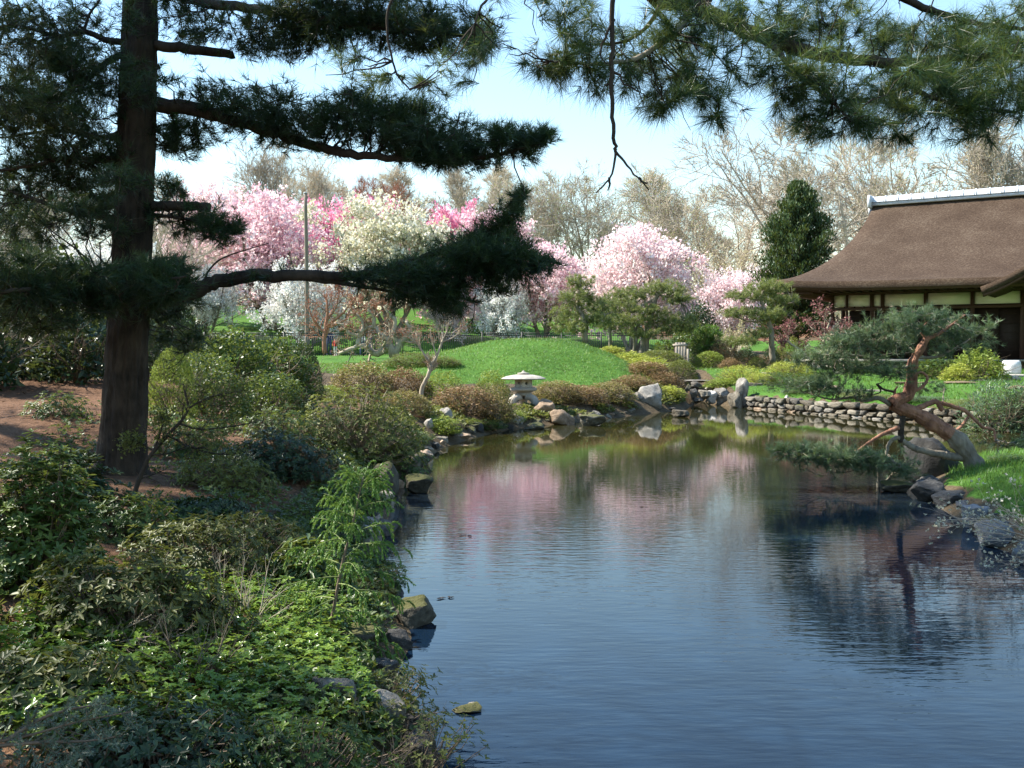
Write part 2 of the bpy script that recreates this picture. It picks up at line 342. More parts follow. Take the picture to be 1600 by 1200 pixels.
M['wood_grey'] = m_plain('wood_grey', (.27, .235, .19), .85, .3, 6, 0, .3, (1, 6, 6))
M['plaster'] = m_plain('plaster', (.82, .75, .72), .9, .06, 3)
M['tile_grey'] = m_plain('tile_grey', (.50, .52, .55), .5, .15, 6)
M['iron'] = m_plain('iron', (.018, .018, .020), .5, .2, 20)
M['pole'] = m_plain('pole', (.20, .165, .13), .9, .25, 8, 0, .3, (4, 4, .5))
M['stone_white'] = m_rock('stone_white', [(.56, .55, .54), (.66, .65, .64), (.74, .73, .72)], None, 5)
M['skin'] = m_plain('skin', (.52, .33, .25), .6, .05); M['navy'] = m_plain('navy', (.035, .045, .11), .8, .2)
M['red_cloth'] = m_plain('red_cloth', (.50, .04, .035), .8, .15); M['white_cloth'] = m_plain('white_cloth', (.75, .74, .72), .8, .05)
M['denim'] = m_plain('denim', (.06, .09, .17), .85, .2); M['hair'] = m_plain('hair', (.03, .02, .015), .6, .2)
def m_roof():
    m, N, fin = mat('roof_bark'); tc = N('TexCoord').outputs['Object']
    n1 = N('TexNoise', {'Vector': N('Mapping', {'Vector': tc, 'Scale': (13, 13, 38)}).outputs[0], 'Scale': 1., 'Detail': 4., 'Roughness': .7}).outputs[0]
    n2 = N('TexNoise', {'Vector': tc, 'Scale': .7, 'Detail': 3.}).outputs[0]
    f = N('Math', {0: n1, 1: N('Math', {0: n2, 1: .28}, operation='MULTIPLY').outputs[0]}, operation='ADD').outputs[0]
    col = ramp(N, N('MapRange', {0: f, 1: .40, 2: .90}).outputs[0], [(0, (.020, .012, .008)), (.5, (.060, .039, .026)), (1, (.130, .100, .074))])
    b = N('Bump', {'Height': n1, 'Strength': .9, 'Distance': .03}).outputs[0]
    fin(N('BsdfPrincipled', {'Base Color': col, 'Roughness': .95, 'Specular IOR Level': .15, 'Normal': b}).outputs[0]); return m
M['roof_bark'] = m_roof()
# ------------------------------------------------------------------ the land and the pond
def W0(px, py):                                   # point on the water level seen at a pixel
    lo, hi = 1.0, 400.0
    for _ in range(50):
        mid = (lo + hi) / 2
        if at(px, py, mid)[2] > 0: lo = mid
        else: hi = mid
    return at(px, py, lo)[:2]
SHORE_PX = [(578, 1060), (612, 1000), (590, 940), (556, 880), (580, 830), (604, 765), (640, 728), (680, 700), (730, 684), (790, 670), (850, 664), (910, 658), (990, 648), (1062, 640)]
shore = [(-.55, -6), (-.50, 2.5), (-.46, 3.6), (-.62, 4.1), (-.44, 4.5), (-.62, 5.0)] + [tuple(W0(*p)) for p in SHORE_PX]
shore += [(5.75, 33.0), (6.0, 35.0), (6.5, 36.2), (6.75, 34.8), (6.55, 33.0)]           # the little inlet of the stream
shore += [tuple(W0(*p)) for p in [(1170, 637), (1210, 641), (1300, 649), (1400, 657), (1500, 666), (1600, 674)]]
shore += [(13.5, 19.5), (13.5, 16.5), (9.6, 15.9), (7.6, 15.6), (6.3, 15.0), (5.75, 13.9), (5.25, 12.9), (4.95, 11.4), (4.75, 10.3), (4.5, 9.3), (4.65, 8.2), (4.25, 7.0), (4.6, 5.4), (6.5, 3.0), (8.5, -6)]
SH = np.array(shore)
def pond_sd(x, y):
    """signed distance to the pond's edge, negative on the water"""
    x = np.asarray(x, float); y = np.asarray(y, float); P = np.stack([x.ravel(), y.ravel()], 1)
    A = SH; B = np.roll(SH, -1, 0); d2 = np.full(len(P), 1e9); ins = np.zeros(len(P), bool)
    for a, b in zip(A, B):
        e = b - a; w_ = P - a; t = np.clip((w_ @ e) / max(e @ e, 1e-9), 0, 1); d2 = np.minimum(d2, ((w_ - t[:, None] * e) ** 2).sum(1))
        c1 = (a[1] <= P[:, 1]) != (b[1] <= P[:, 1])
        if abs(e[1]) > 1e-9: ins ^= c1 & (P[:, 0] < a[0] + (P[:, 1] - a[1]) * e[0] / e[1])
    return (np.sqrt(d2) * np.where(ins, -1, 1)).reshape(x.shape)
CTRL = np.array([(-1.6, 4, .34), (-3, 4, .44), (-1.8, 3, .20), (-1.7, 6, .42), (-3, 6, .62), (-3.6, 9.5, .64), (-5.7, 13, 1.05), (-8, 10, 1.1), (-8, 18, 1.25), (-3.2, 14, .75), (-3, 18, .75), (-12, 14, 1.4), (-5, 0, .6), (-1.5, 1, .1),
    (-2.5, 23, .62), (-8, 30, 1.25), (-5, 32, 1.05), (-5, 40, 1.2), (0, 28.5, .68), (0, 26, .42), (2.5, 28.5, .55), (-10, 50, 1.25), (-14, 66, 1.35), (0, 62, 1.35), (0, 48, 1.2), (10, 62, 1.4), (22, 66, 1.5), (-30, 66, 1.4), (4, 46, 1.2),
    (12, 33, .78), (9, 34, .66), (8, 31.6, .52), (9.5, 28.5, .52), (11, 26, .52), (14, 30, .75), (16, 38, .98), (14, 45, 1.0), (20, 41, 1.0), (8, 40, 1.0), (8, 50, 1.3), (5, 35, .8), (18, 26, .8), (5, 38, 1.05),
    (6.4, 12, .42), (8, 11, .55), (6.0, 10, .36), (5.2, 7.2, .32), (8, 14, .45), (12, 10, .8), (12, 4, .8), (5.8, 14, .34),
    (-25, 82, 3.6), (-10, 82, 3.3), (5, 82, 2.6), (20, 85, 2.4), (-30, 100, 6.0), (-10, 100, 5.6), (8, 100, 4.5), (28, 100, 4.0), (-40, 140, 8.), (0, 140, 8.0), (40, 140, 8.0), (-60, 60, 2.0), (60, 60, 2.0), (0, 300, 9.), (-90, 200, 9.), (90, 200, 9.), (-30, 20, 1.8), (30, 10, 1.5), (0, -40, 1.0)])
def hgt(x, y):
    x = np.asarray(x, float); y = np.asarray(y, float); num = np.zeros(x.shape); den = np.zeros(x.shape)
    for cx, cy, cz in CTRL:
        w_ = 1.0 / ((x - cx) ** 2 + (y - cy) ** 2 + .35) ** 1.7; num += w_ * cz; den += w_
    T = num / den
    r2 = ((x - 1.0) / np.where(x < 1.0, 4.1, 3.3)) ** 2 + ((y - 36.0) / 4.2) ** 2
    T = T + 1.28 * np.exp(-r2 ** 1.15)                                             # the grass mound
    sd = pond_sd(x, y); out = np.maximum(sd, 0)
    lam = np.where((x > 6.8) & (y > 20), .22, np.where(x > 3, .5, .75))
    k = 1 - np.exp(-out / lam)
    bumps = .03 * np.sin(x * 2.1 + y * .7) * np.sin(y * 1.7 - x * .4)
    return np.where(sd > 0, .06 + (T - .06) * k + bumps * np.minimum(out, 1), np.maximum(-.7, sd * .45 + .06))
def gz(x, y): return float(hgt(np.array([x]), np.array([y]))[0])
def hit(px, py, dmin=3.0):
    """where the ray through a pixel meets the ground"""
    ds = np.concatenate([np.arange(dmin, 60, .1), np.arange(60, 160, .5)])
    P = np.array([at(px, py, d) for d in ds]); k = np.nonzero(P[:, 2] <= np.maximum(hgt(P[:, 0], P[:, 1]), 0))[0]
    return P[k[0]] if len(k) else P[-1]
def spot(px, d):
    x = float(at(px, 545, d)[0]); return np.array([x, d, gz(x, d)])
def steps(a, b, s): return np.arange(a, b - 1e-6, s)
xs = np.concatenate([[-1500, -700, -400, -250, -160], steps(-120, -40, 6), steps(-40, -12, 1.2), steps(-12, 16, .2), steps(16, 30, .6), steps(30, 120, 5), [120, 160, 250, 400, 700, 1500]])
ys = np.concatenate([[-600, -200, -80, -40, -20, -12], steps(-8, 2, .5), steps(2, 40, .22), steps(40, 70, .7), steps(70, 160, 3), [160, 200, 260, 350, 500, 800, 1500, 3000]])
gx, gy = np.meshgrid(xs, ys); gh = hgt(gx, gy)
def zone_grass(x, y):
    sd = pond_sd(x, y)
    left = (y > 27.5) & (x < 5.6 + (y - 36) * .1) & (sd > 1.6) & (x > -30)
    mound = ((x - 1.25) / 4.2) ** 2 + ((y - 35.5) / 6.0) ** 2 < 1
    front = (y < 30.0) & (x > -6) & ~mound
    house = (x > 7.0) & (y > 20) & (y < 46) & (sd > .25)
    prom = (x > 4) & (y < 18) & (sd > .2)
    rear = (y > 70) & (y < 84 + .05 * x)
    return ((left & ~front) | (mound & (y > 28.2)) | house | prom | rear).astype(float)
def zone_straw(x, y): return (((x < .2) & (y < 25) & (pond_sd(x, y) > .7)) | (y > 88) | ((y > 40) & (x > 4.5) & (y < 60))).astype(float)
g = G(); ny, nx = gx.shape
ii, jj = np.meshgrid(np.arange(ny - 1), np.arange(nx - 1), indexing='ij'); i0 = (ii * nx + jj).ravel()
g.add(np.stack([gx, gy, gh], -1), np.stack([i0, i0 + 1, i0 + nx + 1, i0 + nx], 1))
ground = g.build('ground', M['ground'], None, True); tag(ground, kind='structure')
for nm, f in (('grass', zone_grass), ('straw', zone_straw)):
    a_ = ground.data.attributes.new(nm, 'FLOAT', 'POINT'); a_.data.foreach_set('value', f(gx.ravel(), gy.ravel()).astype(np.float32))
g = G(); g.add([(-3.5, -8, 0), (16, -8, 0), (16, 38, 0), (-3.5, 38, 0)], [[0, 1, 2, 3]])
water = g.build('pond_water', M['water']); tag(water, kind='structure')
# blades of lawn and litter of the pine bank
def scatter(n, x0, x1, y0, y1, ok):
    out = []
    while sum(len(o) for o in out) < n:
        x, y = U(x0, x1, 6 * n), U(y0, y1, 6 * n); k = ok(x, y); out.append(np.stack([x[k], y[k]], 1))
        if len(out) > 30: break
    P = np.vstack(out)[:n]; return np.column_stack([P, hgt(P[:, 0], P[:, 1])])
def blades(name, n, reg, L, wd, ok=None):
    p = scatter(n, *reg, ok or (lambda x, y: zone_grass(x, y) > .5)); d = nrm(np.column_stack([RNG.normal(size=(n, 2)) * .45, np.ones(n)]))
    s = perp(d) * wd; l = (L * U(.5, 1.3, n))[:, None]
    g = G(); g.add(np.stack([p - s, p + s, p + d * l], 1), t=np.arange(3 * n).reshape(-1, 3), a=np.repeat(np.clip(U(.05, .75, n) + .55 * fbm(p, .45, 3, 4.) + .25 * fbm(p, 1.8, 1, 8.), 0, 1), 3))
    return tag(g.build(name, M['grass_blade']), kind='stuff')
o = blades('mown_grass', 60000, (-9, 6, 28, 42), .07, .010); tag(o, 'short mown grass of the rounded mound and the lawn before the fence', 'grass')
o = blades('lawn_grass', 30000, (7, 22, 22, 42), .09, .012); tag(o, 'short lawn grass between the stone wall and the thatched house', 'grass')
o = blades('bank_grass', 26000, (4.4, 9.5, 8, 15.5), .09, .005); tag(o, 'dark shaded grass on the bank under the leaning red pine', 'grass')
n = 20000; p = scatter(n, -11, -.4, 3.0, 24, lambda x, y: pond_sd(x, y) > .15); p[:, 2] += U(.004, .03, n)
d = nrm(np.column_stack([RNG.normal(size=(n, 2)), U(-.15, .25, n)])); g = G()
l = U(.05, .13, n); V, q = kites(p, d, nrm(ru(n) * .5 + [0, 0, 1]), l, np.where(U(0, 1, n) < .85, .005, l * .22), .1); g.add(V, q, a=np.repeat(U(0, 1, n), 4))
tag(g.build('leaf_litter', M['litter']), 'fallen brown pine needles and dry leaves covering the shady bank', 'leaf litter', kind='stuff')
# ------------------------------------------------------------------ the house
HU = np.array([.845, -.535, 0]); HV = np.array([.535, .845, 0]); HO = np.array([14.06, 45.0, 0.0]); HRZ = math.atan2(HU[1], HU[0])
HZ = 1.0
house = thing('tea_house', 'Japanese house with sweeping brown bark roof and pale plaster band under the eaves', 'house', (HO[0], HO[1], HZ), rz=HRZ)
def hbuild(g, name, m, parent=None, smooth=False):     # geometry given in the house's own axes: u along the front, v inwards, z up from its ground
    return obj(name, g.mesh(name, m, smooth), parent or house)
DECK, LINT, PTOP = .38, 2.57, 3.10
EU0, EU1, EV0, EV1 = -1.75, 22.0, -2.75, 12.85           # eave rectangle
RU0, RU1, RVM = .52, 19.5, 5.05
ZE, ZR = 3.52, 7.62
def roof_ring(s, lift=0.0):
    """outline of the roof at slope parameter s (0 eave, 1 ridge)"""
    z = ZE + (ZR - ZE) * (s ** 1.42) + lift
    v0 = EV0 + (RVM - EV0) * s; v1 = EV1 + (RVM - EV1) * s; e = 1 - (1 - s) ** 1.9
    u0 = EU0 + (RU0 - EU0) * e; u1 = EU1 + (RU1 - EU1) * e
    ring = []
    n = 26
    def up(t): return .20 * (1 - s) ** 3 * (abs(2 * t - 1) ** 6)           # corners kick up
    for t in np.linspace(0, 1, n, endpoint=False): ring.append([u0 + (u1 - u0) * t, v0, z + up(t)])
    for t in np.linspace(0, 1, 12, endpoint=False): ring.append([u1, v0 + (v1 - v0) * t, z + up(t)])
    for t in np.linspace(0, 1, n, endpoint=False): ring.append([u1 - (u1 - u0) * t, v1, z + up(t)])
    for t in np.linspace(0, 1, 12, endpoint=False): ring.append([u0, v1 - (v1 - v0) * t, z + up(t)])
    return np.array(ring)
S = np.linspace(0, 1, 22); rings = [roof_ring(s) for s in S]; K = len(rings[0])
under = roof_ring(0.0).copy(); inn = roof_ring(0.0).copy()
cen = np.array([(EU0 + EU1) / 2, RVM]); dirv = inn[:, :2] - cen
under[:, 2] -= .26; under[:, :2] -= np.sign(dirv) * np.minimum(np.abs(dirv), .06)
inn[:, 2] -= .05; inn[:, 0] = np.clip(inn[:, 0], EU0 + 1.6, EU1 - 1.6); inn[:, 1] = np.clip(inn[:, 1], EV0 + 2.7, EV1 - 2.7); inn[:, 2] = PTOP + .30
def ringmesh(rs): 
    g = G(); k = len(rs[0]); V = np.vstack(rs)
    q = [[i * k + j, i * k + (j + 1) % k, (i + 1) * k + (j + 1) % k, (i + 1) * k + j] for i in range(len(rs) - 1) for j in range(k)]
    return g.add(V, q)
roof = hbuild(ringmesh([under] + rings), 'roof', M['roof_bark'], None, False)
u2 = under.copy(); u2[:, 2] -= .004; u2[:, :2] -= np.sign(dirv) * np.minimum(np.abs(dirv), .02)
u3 = u2.copy(); u3[:, 2] -= .10; u3[:, :2] -= np.sign(dirv) * np.minimum(np.abs(dirv), .10)
hbuild(ringmesh([u3, u2]), 'eave_board', M['wood_red'], roof)
hbuild(ringmesh([u3 - [0, 0, .002], inn]), 'soffit', M['wood_dark'], roof)
rb = G(); box(rb, ((RU0 + RU1) / 2, RVM, ZR + .02), (RU1 - RU0 + .1, .62, .16), 0, bev=.03); ridge = hbuild(rb, 'ridge', M['tile_grey'])
tm = G(); L_ = .56; an = np.linspace(0, math.pi, 9); prof = np.stack([np.cos(an) * .36, np.sin(an) * .30], 1)
V = np.array([[x, y, z] for x in (-L_ / 2 + .025, L_ / 2 - .025) for y, z in prof] + [[x, y * 1.08, z * 1.1] for x in (-L_ / 2 - .02, -L_ / 2 + .06) for y, z in prof]); q = []
for b in (0, 18): q += [[b + j, b + j + 1, b + 10 + j, b + 9 + j] for j in range(8)]
tm.add(V, q, [[18, 18 + j, 18 + j + 1] for j in range(1, 8)] + [[27, 27 + j + 1, 27 + j] for j in range(1, 8)]); tile_me = tm.mesh('ridge_tile', M['tile_grey'])
for i in range(34):
    o = obj('ridge_tile', tile_me, ridge); o.location = (RU0 + .28 + i * L_, RVM, ZR + .10); o.rotation_euler = (float(U(-.015, .015)), float(U(-.012, .012)), 0)
g = G(); box(g, (RU0 - .10, RVM, ZR + .14), (.16, .95, .62), bev=.05); box(g, (RU0 - .12, RVM, ZR - .28), (.12, .55, .34), bev=.05); hbuild(g, 'ridge_end_ornament', M['tile_grey'], ridge)
for i in range(30):                                                  # rafter ends under the left eave
    g = G(); box(g, (EU0 + .75, EV0 + .5 + i * .42, ZE - .37), (1.5, .09, .10)); hbuild(g, 'rafter', M['wood_red'], roof)
for i in range(40):
    g = G(); box(g, (EU0 + 1.9 + i * .42, EV0 + 1.05, ZE - .30), (.08, 1.7, .09)); hbuild(g, 'rafter', M['wood_red'], roof)
# walls
posts = [0.0, .62, 1.68, 2.12, 3.86, 5.66, 7.50, 9.3, 11.1, 12.9]
for i, u in enumerate(posts):
    wd = .075 if i == 1 else .15
    g = G(); box(g, (u, 0, (PTOP + .25 + DECK) / 2 + .0), (wd, .15, PTOP + .25 - DECK), bev=.012); hbuild(g, 'post', M['wood_red'])
for a_, b_ in zip(posts[:-1], posts[1:]):
    g = G(); box(g, ((a_ + b_) / 2, .02, (LINT + PTOP) / 2 + .04), (b_ - a_ - .12, .06, PTOP - LINT - .04)); hbuild(g, 'plaster_panel', M['plaster'])
    g = G(); wd = (b_ - a_ - .10) / 2
    if a_ >= .6:
        for k in (0, 1):
            g = G(); box(g, (a_ + .05 + wd * (k + .5), .30 + .07 * k, (LINT - .1 + DECK) / 2), (wd + .03, .045, LINT - .12 - DECK)); dp = hbuild(g, 'sliding_door', M['wood_dark'])
            for z in np.linspace(DECK + .35, LINT - .35, 5):
                g = G(); box(g, (a_ + .05 + wd * (k + .5), .265 + .07 * k, z), (wd, .02, .03)); hbuild(g, 'rail', M['wood_dark'], dp)
for nm, z, h_, dp_ in (('lintel', LINT - .045, .13, .17), ('wall_plate', PTOP + .12, .15, .19)):
    g = G(); box(g, (6.4, 0, z), (13.4, dp_, h_), bev=.01); hbuild(g, nm, M['wood_red'])
g = G(); box(g, (11.2, 5.4, 1.9), (17.5, 9.6, 3.2)); hbuild(g, 'inner_wall', M['wood_dark'])
for i in range(6):                                                    # end wall posts and panels seen round the corner
    v = .0 + 1.8 * (i + 1); g = G(); box(g, (0.0, v, 1.8), (.15, .15, 2.95)); hbuild(g, 'post', M['wood_red'])
    g = G(); box(g, (.02, v - .9, (LINT + PTOP) / 2 + .04), (.05, 1.62, PTOP - LINT - .04)); hbuild(g, 'plaster_panel', M['plaster'])
# veranda: boards on short posts
for j in range(6):
    g = G(); box(g, (6.6, -1.55 + j * .262, DECK - .03 + float(U(-.004, .004))), (13.6, .25, .05), bev=.008); hbuild(g, 'veranda_board', M['wood_grey'])
for i in range(9):
    g = G(); box(g, (i * 1.7, -1.5, .10), (.13, .13, .46), bev=.01); hbuild(g, 'veranda_post', M['wood_dark'])
    g = G(); lathe(g, [(0.001, -.05), (.24, -.05), (.25, .03), (.18, .07), (.001, .075)], 10, (i * 1.7, -1.5, -.18)); hbuild(g, 'base_stone', M['rock_grey'])
g = G(); box(g, (6.6, -.35, .0), (13.6, .12, .55)); hbuild(g, 'foundation', M['rock_grey'])
# the wing that comes forward on the right, its roof edge sloping up to its own ridge
WU, WV = 6.42, -3.55
g = G(); s_ = np.linspace(0, 1, 10); prof = [(WU + 3.4 * s, 2.86 + 2.05 * s ** 1.25) for s in s_]; prof += [(WU + 6.8 - 3.4 * s, 2.86 + 2.05 * s ** 1.25) for s in s_[::-1][1:]]
top = np.array([[u, vv, z + .27] for vv in (WV, 3.0) for u, z in prof]); bot = np.array([[u + (.07 if i < 10 else -.07), vv + .03, z] for vv in (WV, 3.0) for i, (u, z) in enumerate(prof)]); n = len(prof)
V = np.vstack([top, bot]); q = [[i, i + 1, n + i + 1, n + i] for i in range(n - 1)] + [[2 * n + i, i, i + 1, 2 * n + i + 1][::-1] for i in range(n - 1)] + [[2 * n + i + 1, 3 * n + i + 1, 3 * n + i, 2 * n + i][::-1] for i in range(n - 1)]
q += [[0, n, 3 * n, 2 * n], [n - 1, 3 * n - 1, 4 * n - 1, 2 * n - 1]]
g.add(V, q); wing = hbuild(g, 'wing_roof', M['roof_bark'])
g = G(); V = np.array([[u + .09, WV + dv, z - dz] for dv in (.05, .30) for dz in (.006, .10) for u, z in prof[:10]] ); n = 10
g.add(V, [[i, i + 1, n + i + 1, n + i] for i in range(9)] + [[n + i, n + i + 1, 3 * n + i + 1, 3 * n + i] for i in range(9)]); hbuild(g, 'barge_board', M['wood_red'], wing)
for u in (WU + 5.9,):
    g = G(); box(g, (u, -3.05, 1.5), (.16, .16, 3.0)); hbuild(g, 'wing_post', M['wood_red'], wing)
# the low platform and things in front
def plat(name, label, px, d, L_, D_, top_py, rz):
    c = spot(px, d); zt = at(px, top_py, d)[2]; t = thing(name, label, 'platform', c, rz=rz)
    for j in range(5):
        g = G(); box(g, (0, -D_ / 2 + D_ / 5 * (j + .5), zt - c[2] - .035), (L_, D_ / 5 - .02, .07), bev=.01); obj('board', g.mesh('board', M['wood_grey']), t)
    for sx in (-.46, -.15, .15, .46):
        for sy in (-.4, .4):
            g = G(); box(g, (sx * L_, sy * D_, (zt - c[2] - .08) / 2 - .05), (.12, .12, zt - c[2] + .02), bev=.01); obj('leg', g.mesh('leg', M['wood_dark']), t)
    g = G(); box(g, (0, -D_ / 2 + .1, zt - c[2] - .14), (L_ - .1, .08, .12)); obj('apron', g.mesh('apron', M['wood_dark']), t)
    return t
plat('viewing_platform', 'low weathered plank platform on short legs before the house corner', 1335, 38.0, 4.3, 1.6, 562, HRZ * .35)
# ------------------------------------------------------------------ trees: prototypes of height 1
def tree_proto(stems, lv, k=(6, 4, 3, 3, 3)):
    """stems (P,R); lv list of dicts for spawn; returns list of (P,R) levels"""
    L = [stems]
    for s in lv: L.append(spawn(*L[-1], **s))
    return L
def wood_mesh(L, name, mat_, ks=(8, 5, 4, 3, 3, 3), extra=None):
    g = G()
    if extra is not None: V, t_ = needles(extra[0], nrm(extra[1] + [0, 0, .25]), 1, .042, .0011, .2, .9, 0, .5); g.add(V, t=t_)
    for (P, R), k in zip(L, ks): V, q = tubes(P, R, k); g.add(V, q)
    return g.mesh(name, mat_, True)
def at_tips(L, levels, per, jit):
    out, dd = [], []
    for l in levels:
        P = L[l][0]; m = P.shape[1]
        for i in range(per):
            t = U(.25, 1, len(P)) * (m - 1.001); j = t.astype(int); f = (t - j)[:, None]; b = np.arange(len(P))
            out.append(P[b, j] * (1 - f) + P[b, j + 1] * f); dd.append(nrm(P[b, j + 1] - P[b, j]))
    p = np.vstack(out); return p + RNG.normal(size=p.shape) * jit, np.vstack(dd)
def leaf_mesh(p, d, L, Wf, name, mat_=None, spread=.8, a=None, six=False, upn=.6):
    n = len(p); dd = nrm(d * (1 - spread) + ru(n) * spread); nn = nrm(ru(n) + np.array([0, 0, upn])); l = L * U(.6, 1.4, n)
    V, q = (leaves6 if six else kites)(p, dd, nn, l, l * Wf); g = G(); g.add(V, q, a=np.repeat(U(0, 1, n) if a is None else a, 6 if six else 4)); return g.mesh(name, mat_)
def one(base, d, L, r, n, up=0., wig=.05, tip=.3): return curve_out(np.array([base], float), nrm(np.array([d], float)), np.array([L]), np.array([r]), n, up, wig, tip)
PR = {}
def unit(L):
    h = max(P[..., 2].max() for P, R in L); return [(P / h, R / h) for P, R in L]
for nm, ang, upf, k1, kk in (('spread', .95, .25, 11, 7), ('round', .8, .45, 13, 7), ('broom', .42, .5, 12, 7), ('oak', 1.05, .1, 9, 8), ('upright', .35, .7, 14, 6)):
    st = one((0, 0, -.02), (.02, .01, 1), .78 if nm != 'oak' else .68, .022, 9, .05, .045, .07)
    L = tree_proto(st, [dict(k=k1, t0=.22 if nm != 'oak' else .3, ang=ang, lenf=.62 if nm not in ('broom', 'upright') else .6, ratio=.5, n=6, up=upf, wig=.10),
                        dict(k=kk, t0=.2, ang=.75 if nm not in ('broom', 'upright') else .45, lenf=.55, ratio=.55, n=5, up=.3, wig=.13),
                        dict(k=6, t0=.15, ang=.7, lenf=.55, ratio=.6, n=4, up=.2, wig=.15),
                        dict(k=4, t0=.1, ang=.65, lenf=.6, ratio=.7, n=3, up=.1, wig=.15)])
    L = unit(L); L[3] = (L[3][0], np.maximum(L[3][1], .0018)); L[4] = (L[4][0], np.maximum(L[4][1], .0011))
    p, d = at_tips(L, [4], 2, .012)
    tp, td = at_tips(L, [3, 4], 3, .002)
    PR[nm] = {'trunk': wood_mesh(L, 'trunk', M['bark_far'], extra=(tp, td)), 'crown': leaf_mesh(p, d, .0062, .6, 'crown', M['bud_green'])}
# flowering magnolia: several stems, blossom on every twig
for i, nm in enumerate(('mag_a', 'mag_b', 'mag_c')):
    ns = 5; a_ = np.arange(ns) * 2 * math.pi / ns + i; b = np.stack([np.cos(a_) * .02, np.sin(a_) * .02, np.full(ns, -.02)], 1)
    d = nrm(np.stack([np.cos(a_) * .55, np.sin(a_) * .55, np.ones(ns)], 1)); d[0] = (0, .05, 1)
    st = curve_out(b, d, U(.6, .85, ns), np.full(ns, .018), 8, .35, .06)
    L = tree_proto(st, [dict(k=10, t0=.16, ang=1.0, lenf=.55, ratio=.5, n=5, up=.30, wig=.12), dict(k=7, t0=.2, ang=.8, lenf=.55, ratio=.55, n=4, up=.35, wig=.15), dict(k=4, t0=.15, ang=.7, lenf=.6, ratio=.6, n=3, up=.3, wig=.15)])
    L = unit(L); p, d = at_tips(L, [2, 3], 12, .016); keep = RNG.random(len(p)) < .7; p, d = p[keep], d[keep]; q_ = ru(6500); rr_ = (1 - .35 * RNG.random(6500) ** 1.5) * (1 + .22 * fbm(q_, 2.6, 2, i * 7.) + .10 * fbm(q_, 7.0, 1, i * 3.)); e_ = q_ * rr_[:, None] * [.40, .40, .36] + [0, 0, .60]; k_ = fbm(e_, 9.0, 1, 2.) > -.22; p, d = np.vstack([p, e_[k_]]), np.vstack([d, q_[k_]])
    PR[nm] = {'trunk': wood_mesh(L, 'trunk', M['bark_grey'], (7, 4, 3, 3)), 'crown': leaf_mesh(p, nrm(d + [0, 0, .6]), .024, .75, 'crown', M['pink'], .6)}
# small multi-stem shrub with bare twigs only
a_ = np.arange(9) * 2.4; st = curve_out(np.stack([np.cos(a_) * .03, np.sin(a_) * .03, np.zeros(9) - .02], 1), nrm(np.stack([np.cos(a_) * .6, np.sin(a_) * .6, np.ones(9)], 1)), U(.7, 1.0, 9), np.full(9, .012), 6, .2, .1)
L = tree_proto(st, [dict(k=8, t0=.15, ang=.6, lenf=.55, ratio=.55, n=5, up=.25, wig=.14), dict(k=6, t0=.15, ang=.65, lenf=.55, ratio=.65, n=4, up=.2, wig=.15)])
L = unit(L); L[2] = (L[2][0], np.maximum(L[2][1], .0022)); p, d = at_tips(L, [2], 3, .012)
PR['thicket'] = {'stems': wood_mesh(L, 'stems', M['bark_tan'], (4, 3, 3)), 'crown': leaf_mesh(p, d, .02, .6, 'crown', M['bud_tan'])}
def far_tree(px, top, d, kind, label, bark='bark_far', bud='bud_green', wf=1.0, name='bare_tree', cat='tree', group='bare and budding trees of the wood behind the garden', crown=True):
    c = spot(px, d); H = at(px, top, d)[2] - c[2]
    pr = PR[kind] if crown else {'trunk': PR[kind]['trunk']}
    k0 = [k for k in pr if k != 'crown'][0]
    return place(pr, name, label, cat, c, (H * wf, H * wf, H), float(U(0, 6.28)), group, {k0: M[bark], 'crown': M[bud]})
